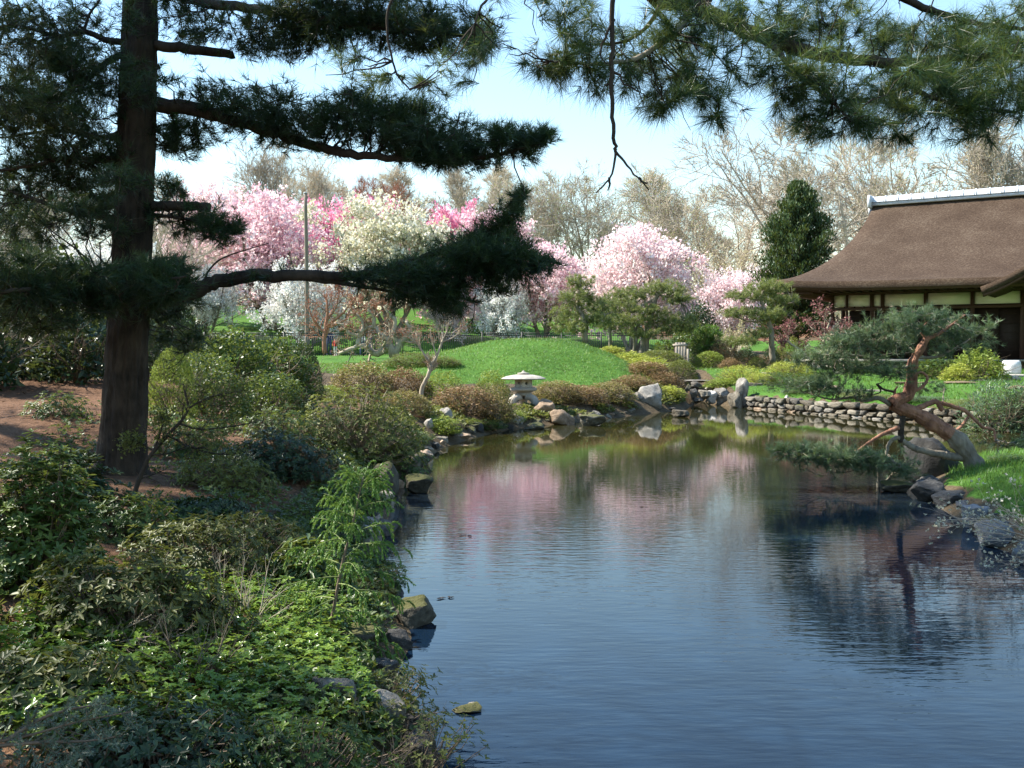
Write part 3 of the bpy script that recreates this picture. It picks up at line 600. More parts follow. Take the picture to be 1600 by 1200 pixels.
FT = [ # px, top, d, kind, bark, bud, wf, label
 (275, 262, 74, 'round', 'bark_tan', 'bud_tan', .9, 'olive-tan budding tree just beside the dark pine trunk'),
 (425, 212, 132, 'upright', 'bark_far', 'bud_tan', .8, 'tall narrow bare tree rising above the pale pink magnolia'),
 (490, 238, 128, 'upright', 'bark_tan', 'bud_tan', .9, 'bare upright tree behind the wooden pole'),
 (515, 268, 122, 'round', 'bark_tan', 'bud_tan', .9, 'brownish twiggy tree left of the russet one'),
 (562, 268, 116, 'round', 'bark_russet', 'bud_red', .9, 'russet red budding maple rising behind the cream tree'),
 (612, 278, 126, 'round', 'bark_russet', 'bud_red', .8, 'smaller russet twiggy tree right of the red maple'),
 (655, 258, 132, 'broom', 'bark_tan', 'bud_tan', 1.1, 'pinkish grey broom-shaped bare tree behind the cream tree'),
 (708, 252, 136, 'broom', 'bark_far', 'bud_tan', 1.1, 'grey broom-shaped bare tree above the deep pink blossom'),
 (760, 258, 138, 'broom', 'bark_tan', 'bud_tan', 1.1, 'bare broom-shaped tree behind the upturned pine bough'),
 (815, 274, 104, 'round', 'bark_far', 'bud_green', 1.0, 'light green leafing tree nearest the upturned pine bough'),
 (868, 276, 100, 'spread', 'bark_far', 'bud_green', 1.0, 'fresh green tree with forked dark trunk left of the big magnolia'),
 (925, 262, 106, 'round', 'bark_far', 'bud_green', 1.0, 'tall greenish budding tree under the hanging forked twig'),
 (1000, 256, 112, 'spread', 'bark_far', 'bud_green', 1.0, 'budding tree rising straight behind the big pink magnolia'),
 (1055, 262, 118, 'broom', 'bark_tan', 'bud_green', 1.2, 'tan twiggy tree over the right shoulder of the big magnolia'),
 (1105, 276, 108, 'round', 'bark_tan', 'bud_green', 1.0, 'pale tan tree left of the dark evergreen'),
 (1150, 255, 116, 'spread', 'bark_tan', 'bud_tan', .9, 'tan budding tree standing over the small blush magnolia'),
 (1222, 178, 98, 'oak', 'bark_far', 'bud_tan', 1.05, 'great spreading oak-like tree behind the dark evergreen'),
 (1335, 215, 92, 'oak', 'bark_far', 'bud_tan', 1.0, 'dark limbed spreading tree at the left end of the roof ridge'),
 (1425, 190, 102, 'round', 'bark_tan', 'bud_green', 1.05, 'round headed budding tree above the middle of the roof ridge'),
 (1545, 168, 96, 'upright', 'bark_far', 'bud_tan', 1.0, 'tall bare tree with steep limbs above the roof'),
 (1625, 200, 100, 'spread', 'bark_far', 'bud_tan', 1.0, 'bare spreading tree at the far end of the roof'),
 (1690, 190, 106, 'round', 'bark_tan', 'bud_tan', 1.0, 'budding tree hidden mostly behind the house roof'),
 (350, 290, 120, 'broom', 'bark_tan', 'bud_tan', .9, 'low bare tree between the pine trunk and the pale pink magnolia'),
 (90, 250, 70, 'spread', 'bark_far', 'bud_tan', 1.0, 'olive budding tree seen through the left pine boughs'),
 (-20, 260, 66, 'round', 'bark_far', 'bud_green', 1.0, 'green leafing tree behind the leftmost pine boughs'),
]
for px, top, d, kind, bk, bu, wf, lab in FT: far_tree(px, top, d, kind, lab, bk, bu, wf)
TH = [(700, 340, 120), (770, 345, 116), (835, 350, 112), (900, 350, 112), (960, 345, 118), (1030, 335, 120), (1085, 340, 112), (1125, 345, 105), (1165, 350, 104), (1330, 360, 82), (1290, 380, 84), (1370, 350, 90), (640, 345, 120), (570, 340, 118), (500, 345, 115), (440, 350, 118), (380, 360, 112), (320, 370, 110), (120, 340, 90), (40, 340, 90), (-60, 330, 90), (1080, 420, 84), (1110, 440, 80), (250, 350, 100), (180, 350, 95)]
THL = ['behind the deep rose magnolia', 'behind the pink magnolia under the upturned bough', 'left of the fresh green forked tree', 'at the foot of the fresh green forked tree', 'behind the left shoulder of the biggest magnolia', 'behind the crown of the biggest magnolia', 'behind the right shoulder of the biggest magnolia', 'between the biggest magnolia and the small blush one', 'behind the small blush magnolia', 'at the left end of the roof ridge', 'between the dark evergreen and the roof', 'showing just over the roof slope', 'behind the cream tree', 'below the russet maple', 'behind the deep pink magnolia', 'behind the large pale pink magnolia', 'left of the large pale pink magnolia', 'behind the white magnolia beside the pine trunk', 'left of the pine trunk behind the white magnolia', 'behind the left pine boughs', 'at the far left behind the dark shrubs', 'right of the little pink magnolia', 'in front of the small blush magnolia', 'right beside the pine trunk, behind the boughs', 'behind the pine trunk']
for (px, top, d), nm_ in zip(TH, THL):
    far_tree(px, top + 40, d, 'thicket', 'tan leafless thicket shrub ' + nm_, 'bark_tan', 'bud_tan', U(1.0, 1.4), 'thicket_shrub', 'shrub', 'leafless thicket along the edge of the wood')
MG = [ # px, top, d, proto, mat, wf, label
 (318, 292, 86, 'mag_b', 'blush', .9, 'pale pink magnolia peeping out between the pine trunk and the pole'),
 (425, 300, 80, 'mag_a', 'pink', 1.05, 'large pale pink magnolia behind the wooden pole'),
 (528, 308, 88, 'mag_c', 'deep_pink', .75, 'deep pink magnolia between the pole and the cream tree'),
 (612, 306, 76, 'mag_b', 'cream', .95, 'round cream and green flowering tree right of the pole'),
 (705, 326, 90, 'mag_c', 'deep_pink', .8, 'deep rose magnolia over the right shoulder of the cream tree'),
 (768, 330, 84, 'mag_a', 'pink', .8, 'pink magnolia mostly hidden by the upturned pine bough'),
 (850, 378, 74, 'mag_b', 'pink', .95, 'rose pink magnolia beside the tip of the low pine bough'),
 (988, 352, 70, 'mag_a', 'blush', .98, 'biggest pale pink magnolia in full bloom behind the garden pines'),
 (1142, 418, 66, 'mag_c', 'blush', .85, 'small blush magnolia left of the dark evergreen'),
 (1076, 462, 68, 'mag_b', 'pink', .5, 'little pink magnolia right of the biggest one'),
 (478, 412, 70, 'mag_c', 'white', .85, 'white star magnolia at the foot of the pole'),
 (325, 418, 74, 'mag_b', 'white', .9, 'white magnolia low beside the pine trunk'),
 (790, 420, 72, 'mag_a', 'white', .75, 'greyish white magnolia behind the mound under the pine bough'),
 (130, 372, 62, 'mag_c', 'white', .8, 'white magnolia glimpsed left of the pine trunk'),
 (700, 440, 74, 'mag_b', 'blush', .8, 'faint blush magnolia behind the twisted bare tree'),
]
for px, top, d, pr, m_, wf, lab in MG:
    c = spot(px, d); H = (at(px, top, d)[2] - c[2]) * 1.02
    place(PR[pr], 'magnolia_tree', lab, 'magnolia', c, (H * wf, H * wf, H), float(U(0, 6.28)), 'flowering magnolias', {'trunk': M['bark_grey'], 'crown': M[m_]})
# dark evergreen: cone of flat sprays
c = spot(1245, 58); H = at(1245, 278, 58)[2] - c[2]; t = thing('evergreen_tree', 'dark green conical evergreen standing left of the house roof', 'evergreen', c)
g = G(); st = one(c, (0, 0, 1), H * .97, .16, 10, 0, .01, .1); V, q = tubes(*st, 8); g.add(V, q)
nb = 300; tt = U(.08, .985, nb); an = U(0, 6.28, nb); rad = np.clip(2.65 * (1 - tt ** 3.2), .2, 2.6) * U(.66, 1.1, nb)
b = c + np.stack([np.zeros(nb), np.zeros(nb), tt * H * .97], 1); d = np.stack([np.cos(an), np.sin(an), np.full(nb, .25)], 1)
BR = curve_out(b, nrm(d), rad, np.full(nb, .03), 5, .35, .08); V, q = tubes(*BR, 3); g.add(V, q); g.build('trunk', M['bark_dark'], t)
g = G(); n = 46000; bi = RNG.integers(0, nb, n); f = U(.25, 1.08, n); P = BR[0]; j = np.minimum((f * 4).astype(int), 3); ff = (f * 4 - j)[:, None]
p = P[bi, j] * (1 - ff) + P[bi, j + 1] * ff + RNG.normal(size=(n, 3)) * np.array([.15, .15, .11]); od = nrm(p - (c + [0, 0, 1])); od[:, 2] += .5
V, q = kites(p, nrm(od + ru(n) * .8), ru(n), U(.12, .26, n), U(.05, .10, n)); g.add(V, q, a=np.repeat(np.clip(U(0, .6, n) + .35 * (f - .4), 0, 1), 4)); g.build('crown', M['dark_conifer'], t)
# ------------------------------------------------------------------ shrubs: prototypes in a unit dome (radius .5, height 1)
def dome_points(n, lump=.16, seed=0., shell=.22, flat=1.0):
    d = ru(n); d[:, 2] = np.abs(d[:, 2]) * 1.0 - .12 * (RNG.random(n) < .25)
    d = nrm(d); an = fbm(d, 2.2, 2, seed) * lump + fbm(d, 6.0, 1, seed + 9) * lump * .5
    r = (1 - shell * RNG.random(n) ** 1.6) * (1 + an)
    return d * r[:, None] * np.array([.5, .5, .95 * flat]), d
def bush_proto(n, leaf, wf=.55, seed=0., lump=.16, shell=.25, spread=.75, stems=26, six=False):
    p, d = dome_points(n, lump, seed, shell); p[:, 2] += .04; p[:, 2] = np.maximum(p[:, 2], .02)
    a = np.clip(.25 + .5 * RNG.random(n) + .25 * fbm(p, 3.0, 1, seed + 3), 0, 1)
    m = stems; an = U(0, 6.28, m); b = np.stack([np.cos(an) * .08, np.sin(an) * .08, np.full(m, -.03)], 1)
    st = curve_out(b, nrm(np.stack([np.cos(an) * U(.2, 1.2, m), np.sin(an) * U(.2, 1.2, m), np.ones(m)], 1)), U(.5, .9, m), np.full(m, .012), 5, .1, .12)
    L = [st, spawn(*st, k=5, t0=.3, ang=.6, lenf=.5, ratio=.6, n=4, up=.1, wig=.15)]
    return {'stems': wood_mesh(L, 'stems', M['twig'], (4, 3)), 'foliage': leaf_mesh(p, nrm(d + [0, 0, .35]), leaf, wf, 'foliage', None, spread, a, six)}
BP = {'fine_a': bush_proto(5200, .042, .55, 1.3), 'fine_b': bush_proto(5200, .042, .55, 5.1, .2), 'fine_c': bush_proto(4600, .046, .5, 8.8, .24, .35),
      'ball': bush_proto(6500, .036, .55, 2.2, .05, .14), 'big_a': bush_proto(7000, .050, .5, 3.7, .25, .35), 'tuft': bush_proto(3000, .09, .16, 4.4, .2, .5, .55),
      'broad': bush_proto(2600, .085, .38, 6.6, .25, .5, .7)}
def bush(px, d, wpx, top, kind, m_, label, name='shrub', cat='shrub', group=None, depth=1.0, stem=None, base=None, sink=.03):
    c = spot(px, d) if base is None else base; H = max(.12, at(px, top, d)[2] - c[2]); W_ = wpx / FPX * d; c = c - [0, 0, sink]
    return place(BP[kind], name, label, cat, c, (W_, W_ * depth, H * 1.04), float(U(0, 6.28)) if depth == 1 else float(U(-.3, .3)), group, {'foliage': M[m_], 'stems': M[stem or 'twig']})
# azaleas along the far shore; px, d, width px, top py
AZ = [(500, 21.5, 90, 600, 'fine_a', 'azalea_green', 'yellow-green azalea beside the dark globe conifer'),
 (565, 23.5, 110, 566, 'fine_a', 'azalea_brown', 'bronze-green azalea mound at the left end of the lawn edge'),
 (632, 24.0, 85, 574, 'fine_b', 'azalea_red', 'reddish brown azalea behind the slim pale tree'),
 (690, 24.2, 84, 584, 'fine_c', 'azalea_green', 'bright yellow-green azalea right of the slim pale tree'),
 (632, 20.0, 90, 608, 'fine_b', 'azalea_brown', 'olive-brown azalea in front of the slim pale tree'),
 (724, 22.4, 110, 602, 'fine_a', 'azalea_red', 'wide russet azalea left of the stone lantern'),
 (772, 22.9, 74, 606, 'fine_c', 'azalea_brown', 'small bronze azalea touching the lantern on its left'),
 (768, 27.0, 62, 582, 'fine_c', 'azalea_green', 'yellow-green azalea peeping out left behind the lantern'),
 (868, 26.8, 80, 594, 'fine_a', 'azalea_brown', 'bronze azalea right behind the stone lantern'),
 (905, 27.2, 90, 600, 'fine_b', 'azalea_red', 'reddish azalea two steps right of the lantern'),
 (950, 28.4, 84, 596, 'fine_a', 'azalea_brown', 'olive-brown azalea at the foot of the mound'),
 (985, 30.6, 74, 586, 'fine_c', 'azalea_red', 'rust-tinted azalea at the right foot of the mound'),
 (1012, 33.0, 76, 564, 'fine_b', 'azalea_red', 'pinkish brown azalea above the big grey shore boulder'),
 (1036, 32.2, 66, 582, 'fine_c', 'azalea_red', 'copper azalea just behind the big grey shore boulder')]
for px, d, wp, top, k, m_, lab in AZ: bush(px, d, wp, top, k, m_, lab, 'azalea', 'azalea', 'azaleas along the far shore')
XB = [(1010, 34.0, 70, 556, 'broad', 'yellow_green', 'yellow-green leafy shrub on the right slope of the mound'),
 (985, 35.5, 55, 549, 'broad', 'yellow_green', 'small yellow-green shrub higher on the mound slope'),
 (955, 37.0, 46, 540, 'broad', 'yellow_green', 'yellow-green clump near the top of the mound slope'),
 (1048, 31.0, 46, 602, 'broad', 'yellow_green', 'bright leafy clump right of the grey shore boulder'),
 (1030, 37.5, 86, 546, 'ball', 'olive', 'dome of clipped olive shrub below the garden pines'),
 (1062, 36.0, 60, 562, 'ball', 'olive', 'lower clipped olive shrub above the stream'),
 (645, 33.0, 90, 551, 'fine_c', 'olive', 'low variegated shrub left of the grass mound'),
 (690, 32.5, 64, 556, 'fine_c', 'olive', 'low variegated shrub touching the left foot of the mound'),
 (1160, 34.6, 74, 570, 'tuft', 'yellow_green', 'golden grassy mound beside the stone steps'),
 (1130, 33.8, 60, 590, 'broad', 'azalea_green', 'green clump above the pale boulders of the inlet'),
 (1232, 37.2, 74, 563, 'tuft', 'yellow_green', 'golden grassy mound near the plank platform'),
 (1185, 33.5, 44, 582, 'tuft', 'yellow_green', 'small golden tuft right beside the steps'),
 (1222, 33.6, 76, 581, 'tuft', 'mid_green', 'spreading green juniper mound above the dry stone wall'),
 (1275, 35.5, 40, 583, 'tuft', 'mid_green', 'small green juniper before the plank platform'),
 (1130, 42.0, 60, 534, 'fine_c', 'azalea_red', 'brownish clipped shrub behind the inlet'),
 (1142, 40.0, 40, 560, 'fine_c', 'azalea_red', 'low rusty shrub in front of the brownish one'),
 (1100, 43.0, 50, 515, 'big_a', 'mid_green', 'layered green pine shrub beside the wooden box'),
 (1108, 41.0, 56, 548, 'ball', 'azalea_green', 'bright green cushion shrub right of the wooden box'),
 (1165, 44.0, 46, 545, 'big_a', 'dark_gloss', 'dark blue-green shrub under the mid garden pine'),
 (1205, 42.0, 34, 542, 'fine_b', 'dark_gloss', 'dark round shrub left of the straight brown trunk'),
 (1182, 41.0, 30, 556, 'fine_b', 'olive', 'small olive shrub behind the golden mound'),
 (1238, 44.0, 62, 528, 'fine_a', 'olive', 'olive clipped shrub between brown trunk and house'),
 (1272, 43.0, 30, 548, 'fine_b', 'azalea_green', 'light green shrub at the foot of the purple tree'),
 (1528, 33.6, 84, 545, 'broad', 'azalea_green', 'bright yellow-green round shrub left of the white stone basin'),
 (1462, 34.2, 84, 556, 'broad', 'mid_green', 'mid-green shrub next to the bright round one'),
 (1497, 33.0, 50, 568, 'broad', 'yellow_green', 'low golden shrub in front of the bright round one'),
 (1560, 22.6, 110, 592, 'tuft', 'blue_needle', 'soft grey-green mugo pine at the right end of the stone wall'),
 (1612, 22.4, 90, 600, 'tuft', 'blue_needle', 'soft grey-green mugo pine spilling over the wall end'),
 (1355, 27.6, 80, 632, 'tuft', 'light_pine', 'pale green creeping pine at the foot of the stone wall'),
 (1090, 50.0, 70, 480, 'big_a', 'dark_gloss', 'dark evergreen mass behind the wooden box'),
 (1050, 47.0, 66, 528, 'broad', 'mid_green', 'drooping broad-leaved shrub under the right garden pine'),
 (1075, 48.0, 60, 505, 'broad', 'mid_green', 'tall drooping broad-leaved shrub behind the wooden box'),
 (1255, 30.0, 56, 612, 'tuft', 'mid_green', 'low green juniper over the left end of the stone wall'),
 (1340, 28.2, 60, 616, 'tuft', 'light_pine', 'pale creeping pine hanging over the wall behind the low pine limb'),
 (1300, 29.2, 80, 606, 'tuft', 'blue_needle', 'soft creeping pine spilling over the middle of the stone wall'),
 (1375, 27.4, 60, 614, 'tuft', 'light_pine', 'low creeping pine on the wall top behind the leaning trunk'),
 (1445, 25.8, 80, 618, 'tuft', 'blue_needle', 'creeping pine over the wall right of the leaning trunk'),
 (1500, 24.2, 70, 622, 'tuft', 'light_pine', 'pale creeping pine near the right end of the wall'),
 # left bank
 (472, 21.0, 66, 536, 'ball', 'dark_conifer', 'dark globe conifer clipped round at the lawn edge'),
 (268, 14.0, 76, 542, 'ball', 'azalea_green', 'clipped round green bush just right of the pine trunk'),
 (355, 17.5, 150, 522, 'big_a', 'mid_green', 'large loose dark green shrub behind the clipped round bush'),
 (430, 18.5, 130, 532, 'big_a', 'mid_green', 'large dark green shrub left of the globe conifer'),
 (330, 15.0, 120, 560, 'fine_c', 'mid_green', 'dark leafy shrub right of the clipped round bush'),
 (425, 16.0, 120, 580, 'fine_b', 'mid_green', 'dark leafy shrub above the pine straw slope'),
 (120, 17.5, 150, 470, 'broad', 'dark_gloss', 'tall dark broad-leaved shrub left of the pine trunk'),
 (20, 18.0, 150, 470, 'broad', 'dark_gloss', 'tall dark broad-leaved shrub at the left end of the slope'),
 (-60, 16.0, 160, 440, 'broad', 'dark_gloss', 'tall dark shrub furthest along the slope'),
 (70, 26.0, 220, 400, 'big_a', 'dark_conifer', 'dark evergreen shrub screen behind the left pine boughs'),
 (260, 24.0, 130, 470, 'big_a', 'dark_gloss', 'dark shrub in deep shade behind the pine trunk'),
 (170, 21.0, 90, 500, 'broad', 'mid_green', 'leafy green shrub catching sun left of the trunk'),
 (690, 19.6, 60, 650, 'broad', 'azalea_green', 'light green creeping plant over the shore rocks'),
 (732, 21.6, 44, 655, 'broad', 'azalea_green', 'light green creeper patch between shore rocks'),
 (760, 22.0, 60, 654, 'broad', 'mid_green', 'green creeper patch below the russet azalea'),
 (806, 23.6, 30, 640, 'broad', 'azalea_green', 'little bright plant at the lantern foot'),
 (640, 17.5, 70, 672, 'fine_c', 'mid_green', 'dark shrub leaning over the water at the bend'),
 (600, 15.0, 90, 690, 'fine_b', 'olive', 'low shrub over the bank edge before the bend'),
 (1585, 13.5, 80, 712, 'fine_c', 'mid_green', 'small dark shrub on the grassy point behind the leaning pine'),
 ]
for px, d, wp, top, k, m_, lab in XB: bush(px, d, wp, top, k, m_, lab)
# ------------------------------------------------------------------ pines drawn limb by limb
def A(pts, d): return [at(p[0], p[1], p[2] if len(p) > 2 else d) for p in pts]
def pine(name, label, d, base, limbs, pads, L, wd, nn, m_, bark, twig_r=.004, cat='pine', tpt=3, spread=(.3, 1.35), upd=.5, density=1.0, bigs=14, trunk_k=9, crown_name='crown', drop=0.0):
    """limbs: (pixel path, r0, r1); pads: (px, py, rx, ry, depth, rd metres, twigs)"""
    t = thing(name, label, cat, base); gw = G(); S = []
    for i, (pts, r0, r1) in enumerate(limbs):
        C = path(A(pts, d), None, r0 * .12); tube(gw, C, r0, r1, trunk_k if r0 > .04 else 6); S.append(C[2:])
    S = np.vstack(S); pos, dr, av = [], [], []
    for (px, py, rx, ry, dd, rd, cnt) in pads:
        c = at(px, py, dd); sc_ = np.array([rx / FPX * dd, rd, ry / FPX * dd]); cnt = int(cnt * density)
        def targ(n): return c + nrm(RNG.normal(size=(n, 3))) * (RNG.random((n, 1)) ** .45) * sc_
        B = targ(bigs); nr = S[((B[:, None] - S[None]) ** 2).sum(-1).argmin(1)]; f = np.linspace(0, 1, 6)[None, :, None]
        C = nr[:, None] * (1 - f) + B[:, None] * f; ln = np.linalg.norm(B - nr, axis=1); C[:, :, 2] += (np.sin(f[..., 0] * 3.14) * ln[:, None] * U(-.06, .12, (bigs, 1))); C[:, 1:-1] += RNG.normal(size=(bigs, 4, 3)) * ln[:, None, None] * .03
        V, q = tubes(C, np.linspace(1, .4, 6)[None] * twig_r * 2.2 * np.ones((bigs, 1)), 4); gw.add(V, q)
        S2 = np.vstack([C[:, 2:].reshape(-1, 3), S[((S - c) ** 2).sum(1) < (sc_.max() * 1.2) ** 2]])
        T = targ(cnt); nr = S2[((T[:, None] - S2[None]) ** 2).sum(-1).argmin(1)]; f = np.linspace(0, 1, 4)[None, :, None]
        C = nr[:, None] * (1 - f) + T[:, None] * f; ln = np.linalg.norm(T - nr, axis=1); C[:, 1:, :] += (U(-.08, .08, (cnt, 1, 3)) * ln[:, None, None]); C[:, -1, 2] += ln * upd * .25
        hv = RNG.random(cnt) < .4; V, q = tubes(C[hv], np.linspace(1, .5, 4)[None] * twig_r * np.ones((hv.sum(), 1)), 3); gw.add(V, q)
        for k in range(tpt):
            ff = 1.0 if k == 0 else U(.35, .95, cnt); j = np.minimum((np.asarray(ff) * 3).astype(int), 2) * np.ones(cnt, int); g_ = (ff * 3 - j)[:, None] if k else np.ones((cnt, 1))
            b = np.arange(cnt); pos.append(C[b, j] * (1 - g_) + C[b, j + 1] * g_); dr.append(nrm(nrm(C[b, -1] - C[b, 0]) + ru(cnt) * .45 + np.array([0, 0, upd])))
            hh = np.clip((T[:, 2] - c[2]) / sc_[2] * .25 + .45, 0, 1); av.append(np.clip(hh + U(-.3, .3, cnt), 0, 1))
    pos, dr, av = np.vstack(pos), np.vstack(dr), np.concatenate(av)
    gw.build('trunk', M[bark], t, True); gn = G(); V, tr = needles(pos, dr, nn, L, wd, spread[0], spread[1], L * .5); gn.add(V, t=tr, a=np.repeat(av, 3 * nn)); gn.build(crown_name, M[m_], t)
    return t
gp_ = dict(L=.16, wd=.016, nn=9, m_='light_pine', bark='bark_grey', twig_r=.008, tpt=3)
pine('garden_pine', 'light green garden pine with black trunk at the top of the mound', 41.0, spot(915, 41), [
  ([(915, 535), (914, 505), (908, 490), (902, 478), (906, 460), (906, 435)], .13, .04), ([(914, 506), (935, 495), (958, 488)], .06, .02), ([(912, 500), (890, 503), (872, 508)], .05, .02), ([(904, 478), (885, 470)], .04, .02), ([(906, 455), (925, 445)], .03, .015)],
  [(907, 440, 28, 14, 41, .6, 90), (900, 462, 34, 14, 41, .7, 120), (925, 476, 40, 14, 41, .7, 120), (885, 490, 34, 14, 41.3, .7, 110), (930, 500, 46, 13, 40.8, .7, 130), (888, 512, 36, 11, 40.8, .7, 110)], **gp_)
pine('garden_pine', 'wide garden pine with forked grey trunk left of the wooden box', 42.5, spot(1005, 42.5), [
  ([(1003, 558), (1012, 520), (1018, 490), (1025, 465), (1035, 450)], .20, .07), ([(1017, 492), (1010, 480), (1006, 465)], .09, .05), ([(990, 560), (992, 520), (1006, 492), (1015, 478), (1026, 465)], .05, .03), ([(1025, 465), (1000, 480), (975, 495)], .06, .02), ([(1030, 460), (1055, 470), (1068, 476)], .05, .02), ([(1025, 470), (1028, 500), (1026, 520)], .04, .03), ([(1010, 500), (985, 505), (960, 512)], .04, .02)],
  [(1038, 450, 40, 14, 42.5, .8, 150), (985, 458, 46, 12, 42.5, .8, 140), (1060, 466, 30, 13, 42.2, .7, 90), (960, 480, 44, 14, 42.8, .8, 140), (1015, 485, 34, 10, 42, .6, 80), (985, 500, 48, 12, 42, .8, 140), (1050, 500, 44, 14, 42.5, .8, 130), (1010, 520, 48, 11, 42, .8, 130), (1062, 512, 30, 11, 42.5, .7, 90)], **gp_)
pine('garden_pine', 'small leaning pine with dark thin trunk before the iron fence', 45.0, spot(957, 45), [
  ([(957, 556), (953, 525), (955, 500), (962, 480)], .10, .04)], [(965, 470, 34, 12, 45, .7, 90), (945, 488, 30, 10, 45, .7, 80), (960, 508, 36, 9, 45, .7, 90)], **gp_)
pine('garden_pine', 'spreading light green pine with straight brown trunk beside the purple tree', 41.5, spot(1208, 41.5), [
  ([(1208, 566), (1206, 535), (1205, 515), (1196, 490), (1190, 470), (1192, 455)], .13, .05), ([(1200, 500), (1170, 502), (1150, 495)], .05, .02), ([(1196, 488), (1220, 480), (1240, 470)], .04, .02), ([(1192, 470), (1165, 465)], .04, .02), ([(1205, 515), (1180, 530), (1160, 535)], .04, .02)],
  [(1200, 448, 44, 12, 41.5, .8, 150), (1165, 462, 36, 12, 41.5, .8, 120), (1225, 468, 30, 11, 41.5, .8, 90), (1150, 488, 34, 11, 41.2, .7, 100), (1205, 490, 44, 12, 41, .7, 100), (1160, 532, 36, 9, 41, .7, 90), (1190, 520, 26, 9, 41, .6, 70)], **gp_)
c = spot(1115, 43)
pine('garden_pine', 'dense low green pine just right of the wooden box', 43.0, c, [([(1112, 570), (1110, 545), (1108, 520)], .08, .03)], [(1108, 520, 24, 12, 43, .6, 70), (1105, 538, 32, 12, 43, .6, 100), (1112, 556, 36, 10, 43, .6, 100)], **dict(gp_, m_='sapling'))
# purple-leaved tree
def small_tree(name, label, px, d, top, wf, proto, bark, leaf, cat='tree', base=None):
    c = spot(px, d) if base is None else base; H = at(px, top, d)[2] - c[2]
    return place(proto, name, label, cat, c, (H * wf, H * wf, H), float(U(0, 6.28)), None, {'trunk': M[bark], 'crown': M[leaf]} if 'crown' in proto else {'trunk': M[bark]})
st = curve_out(np.array([[0, 0, -.02], [.02, 0, -.02], [-.02, .01, -.02]]), nrm(np.array([[.1, .05, 1], [.5, .1, 1], [-.45, -.1, 1]])), np.array([.7, .6, .65]), np.full(3, .025), 7, .1, .14)
L = unit(tree_proto(st, [dict(k=6, t0=.35, ang=.9, lenf=.6, ratio=.55, n=6, up=.1, wig=.2), dict(k=6, t0=.2, ang=.8, lenf=.5, ratio=.55, n=5, up=.1, wig=.2), dict(k=6, t0=.1, ang=.8, lenf=.5, ratio=.6, n=4, up=.1, wig=.2)]))
p, d = at_tips(L, [3], 5, .012); PR['crooked'] = {'trunk': wood_mesh(L, 'trunk', M['bark_pale'], (8, 5, 4, 3)), 'crown': leaf_mesh(p, d, .026, .6, 'crown', M['plum'])}
small_tree('purple_plum_tree', 'purple-leaved tree with pale crooked limbs at the house corner', 1278, 42.0, 462, 1.15, PR['crooked'], 'bark_pale', 'plum')
small_tree('weeping_tree', 'tan budding small tree behind the golden mounds', 1150, 47.0, 492, .8, PR['crooked'], 'bark_tan', 'bud_tan')
# slim pale bare tree leaning over the azaleas
def limb_tree(name, label, cat, d, base, limbs, bark, twigs=None, leaf=None, k=8, buds=3, blen=.05, bj=.02, tl=None):
    t = thing(name, label, cat, base); g = G(); Ps, Rs = [], []
    for pts, r0, r1 in limbs:
        C = path(A(pts, d), 14, r0 * .15); tube(g, C, r0, r1, k); Ps.append(C); Rs.append(np.linspace(r0, r1, 14))
    P, R = np.stack(Ps), np.stack(Rs); last = (P, R)
    for s in (twigs or []):
        last = spawn(*last, **s); V, q = tubes(*last, 3); g.add(V, q)
    g.build('trunk', M[bark], t, True)
    if leaf:
        p, dd = at_tips([last], [0], buds, bj); obj('crown', leaf_mesh(p - np.array(t.location), dd, blen, .6, 'crown', M[leaf]), t)
    return t
limb_tree('bare_tree', 'slim pale bare tree with forked trunk standing among the azaleas', 'tree', 23.2, spot(657, 23.2), [
  ([(657, 628), (660, 605), (670, 585), (674, 570)], .055, .04), ([(674, 570), (664, 555), (655, 540), (650, 520)], .03, .012), ([(673, 572), (683, 555), (690, 535), (700, 512), (703, 490)], .035, .01), ([(682, 557), (676, 535), (672, 515)], .02, .008), ([(690, 535), (712, 525), (725, 510)], .018, .006), ([(655, 540), (640, 528), (630, 520)], .015, .006)],
  'bark_pale', [dict(k=9, t0=.35, ang=.6, lenf=.55, ratio=.5, n=5, up=.3, wig=.1), dict(k=6, t0=.2, ang=.6, lenf=.55, ratio=.7, n=4, up=.2, wig=.12)], 'bud_red', 7, 2, .03)
tw = [dict(k=9, t0=.1, ang=1.0, lenf=.38, ratio=.5, n=7, up=.35, wig=.30), dict(k=7, t0=.2, ang=.9, lenf=.45, ratio=.55, n=5, up=.2, wig=.28), dict(k=5, t0=.2, ang=.8, lenf=.5, ratio=.7, n=4, up=.1, wig=.2)]
limb_tree('weeping_cherry', 'low twisted bare tree with contorted pale limbs before the iron fence', 'tree', 44.0, spot(616, 44), [
  ([(616, 556), (612, 543), (600, 545), (585, 550), (572, 543), (560, 540), (545, 548), (530, 552)], .22, .06), ([(618, 556), (622, 538), (632, 528), (640, 515), (636, 500)], .20, .05), ([(612, 545), (608, 530), (592, 522), (585, 510), (572, 514), (560, 518)], .13, .05), ([(560, 540), (562, 525), (568, 512), (562, 495), (548, 488)], .12, .04), ([(622, 538), (615, 520), (618, 500), (608, 490), (600, 478)], .12, .04), ([(585, 510), (584, 495), (575, 482), (580, 470)], .09, .03), ([(562, 525), (545, 520), (538, 508), (522, 505)], .08, .03)],
  'bark_pale', tw, 'bud_red', 8, 2, .05)
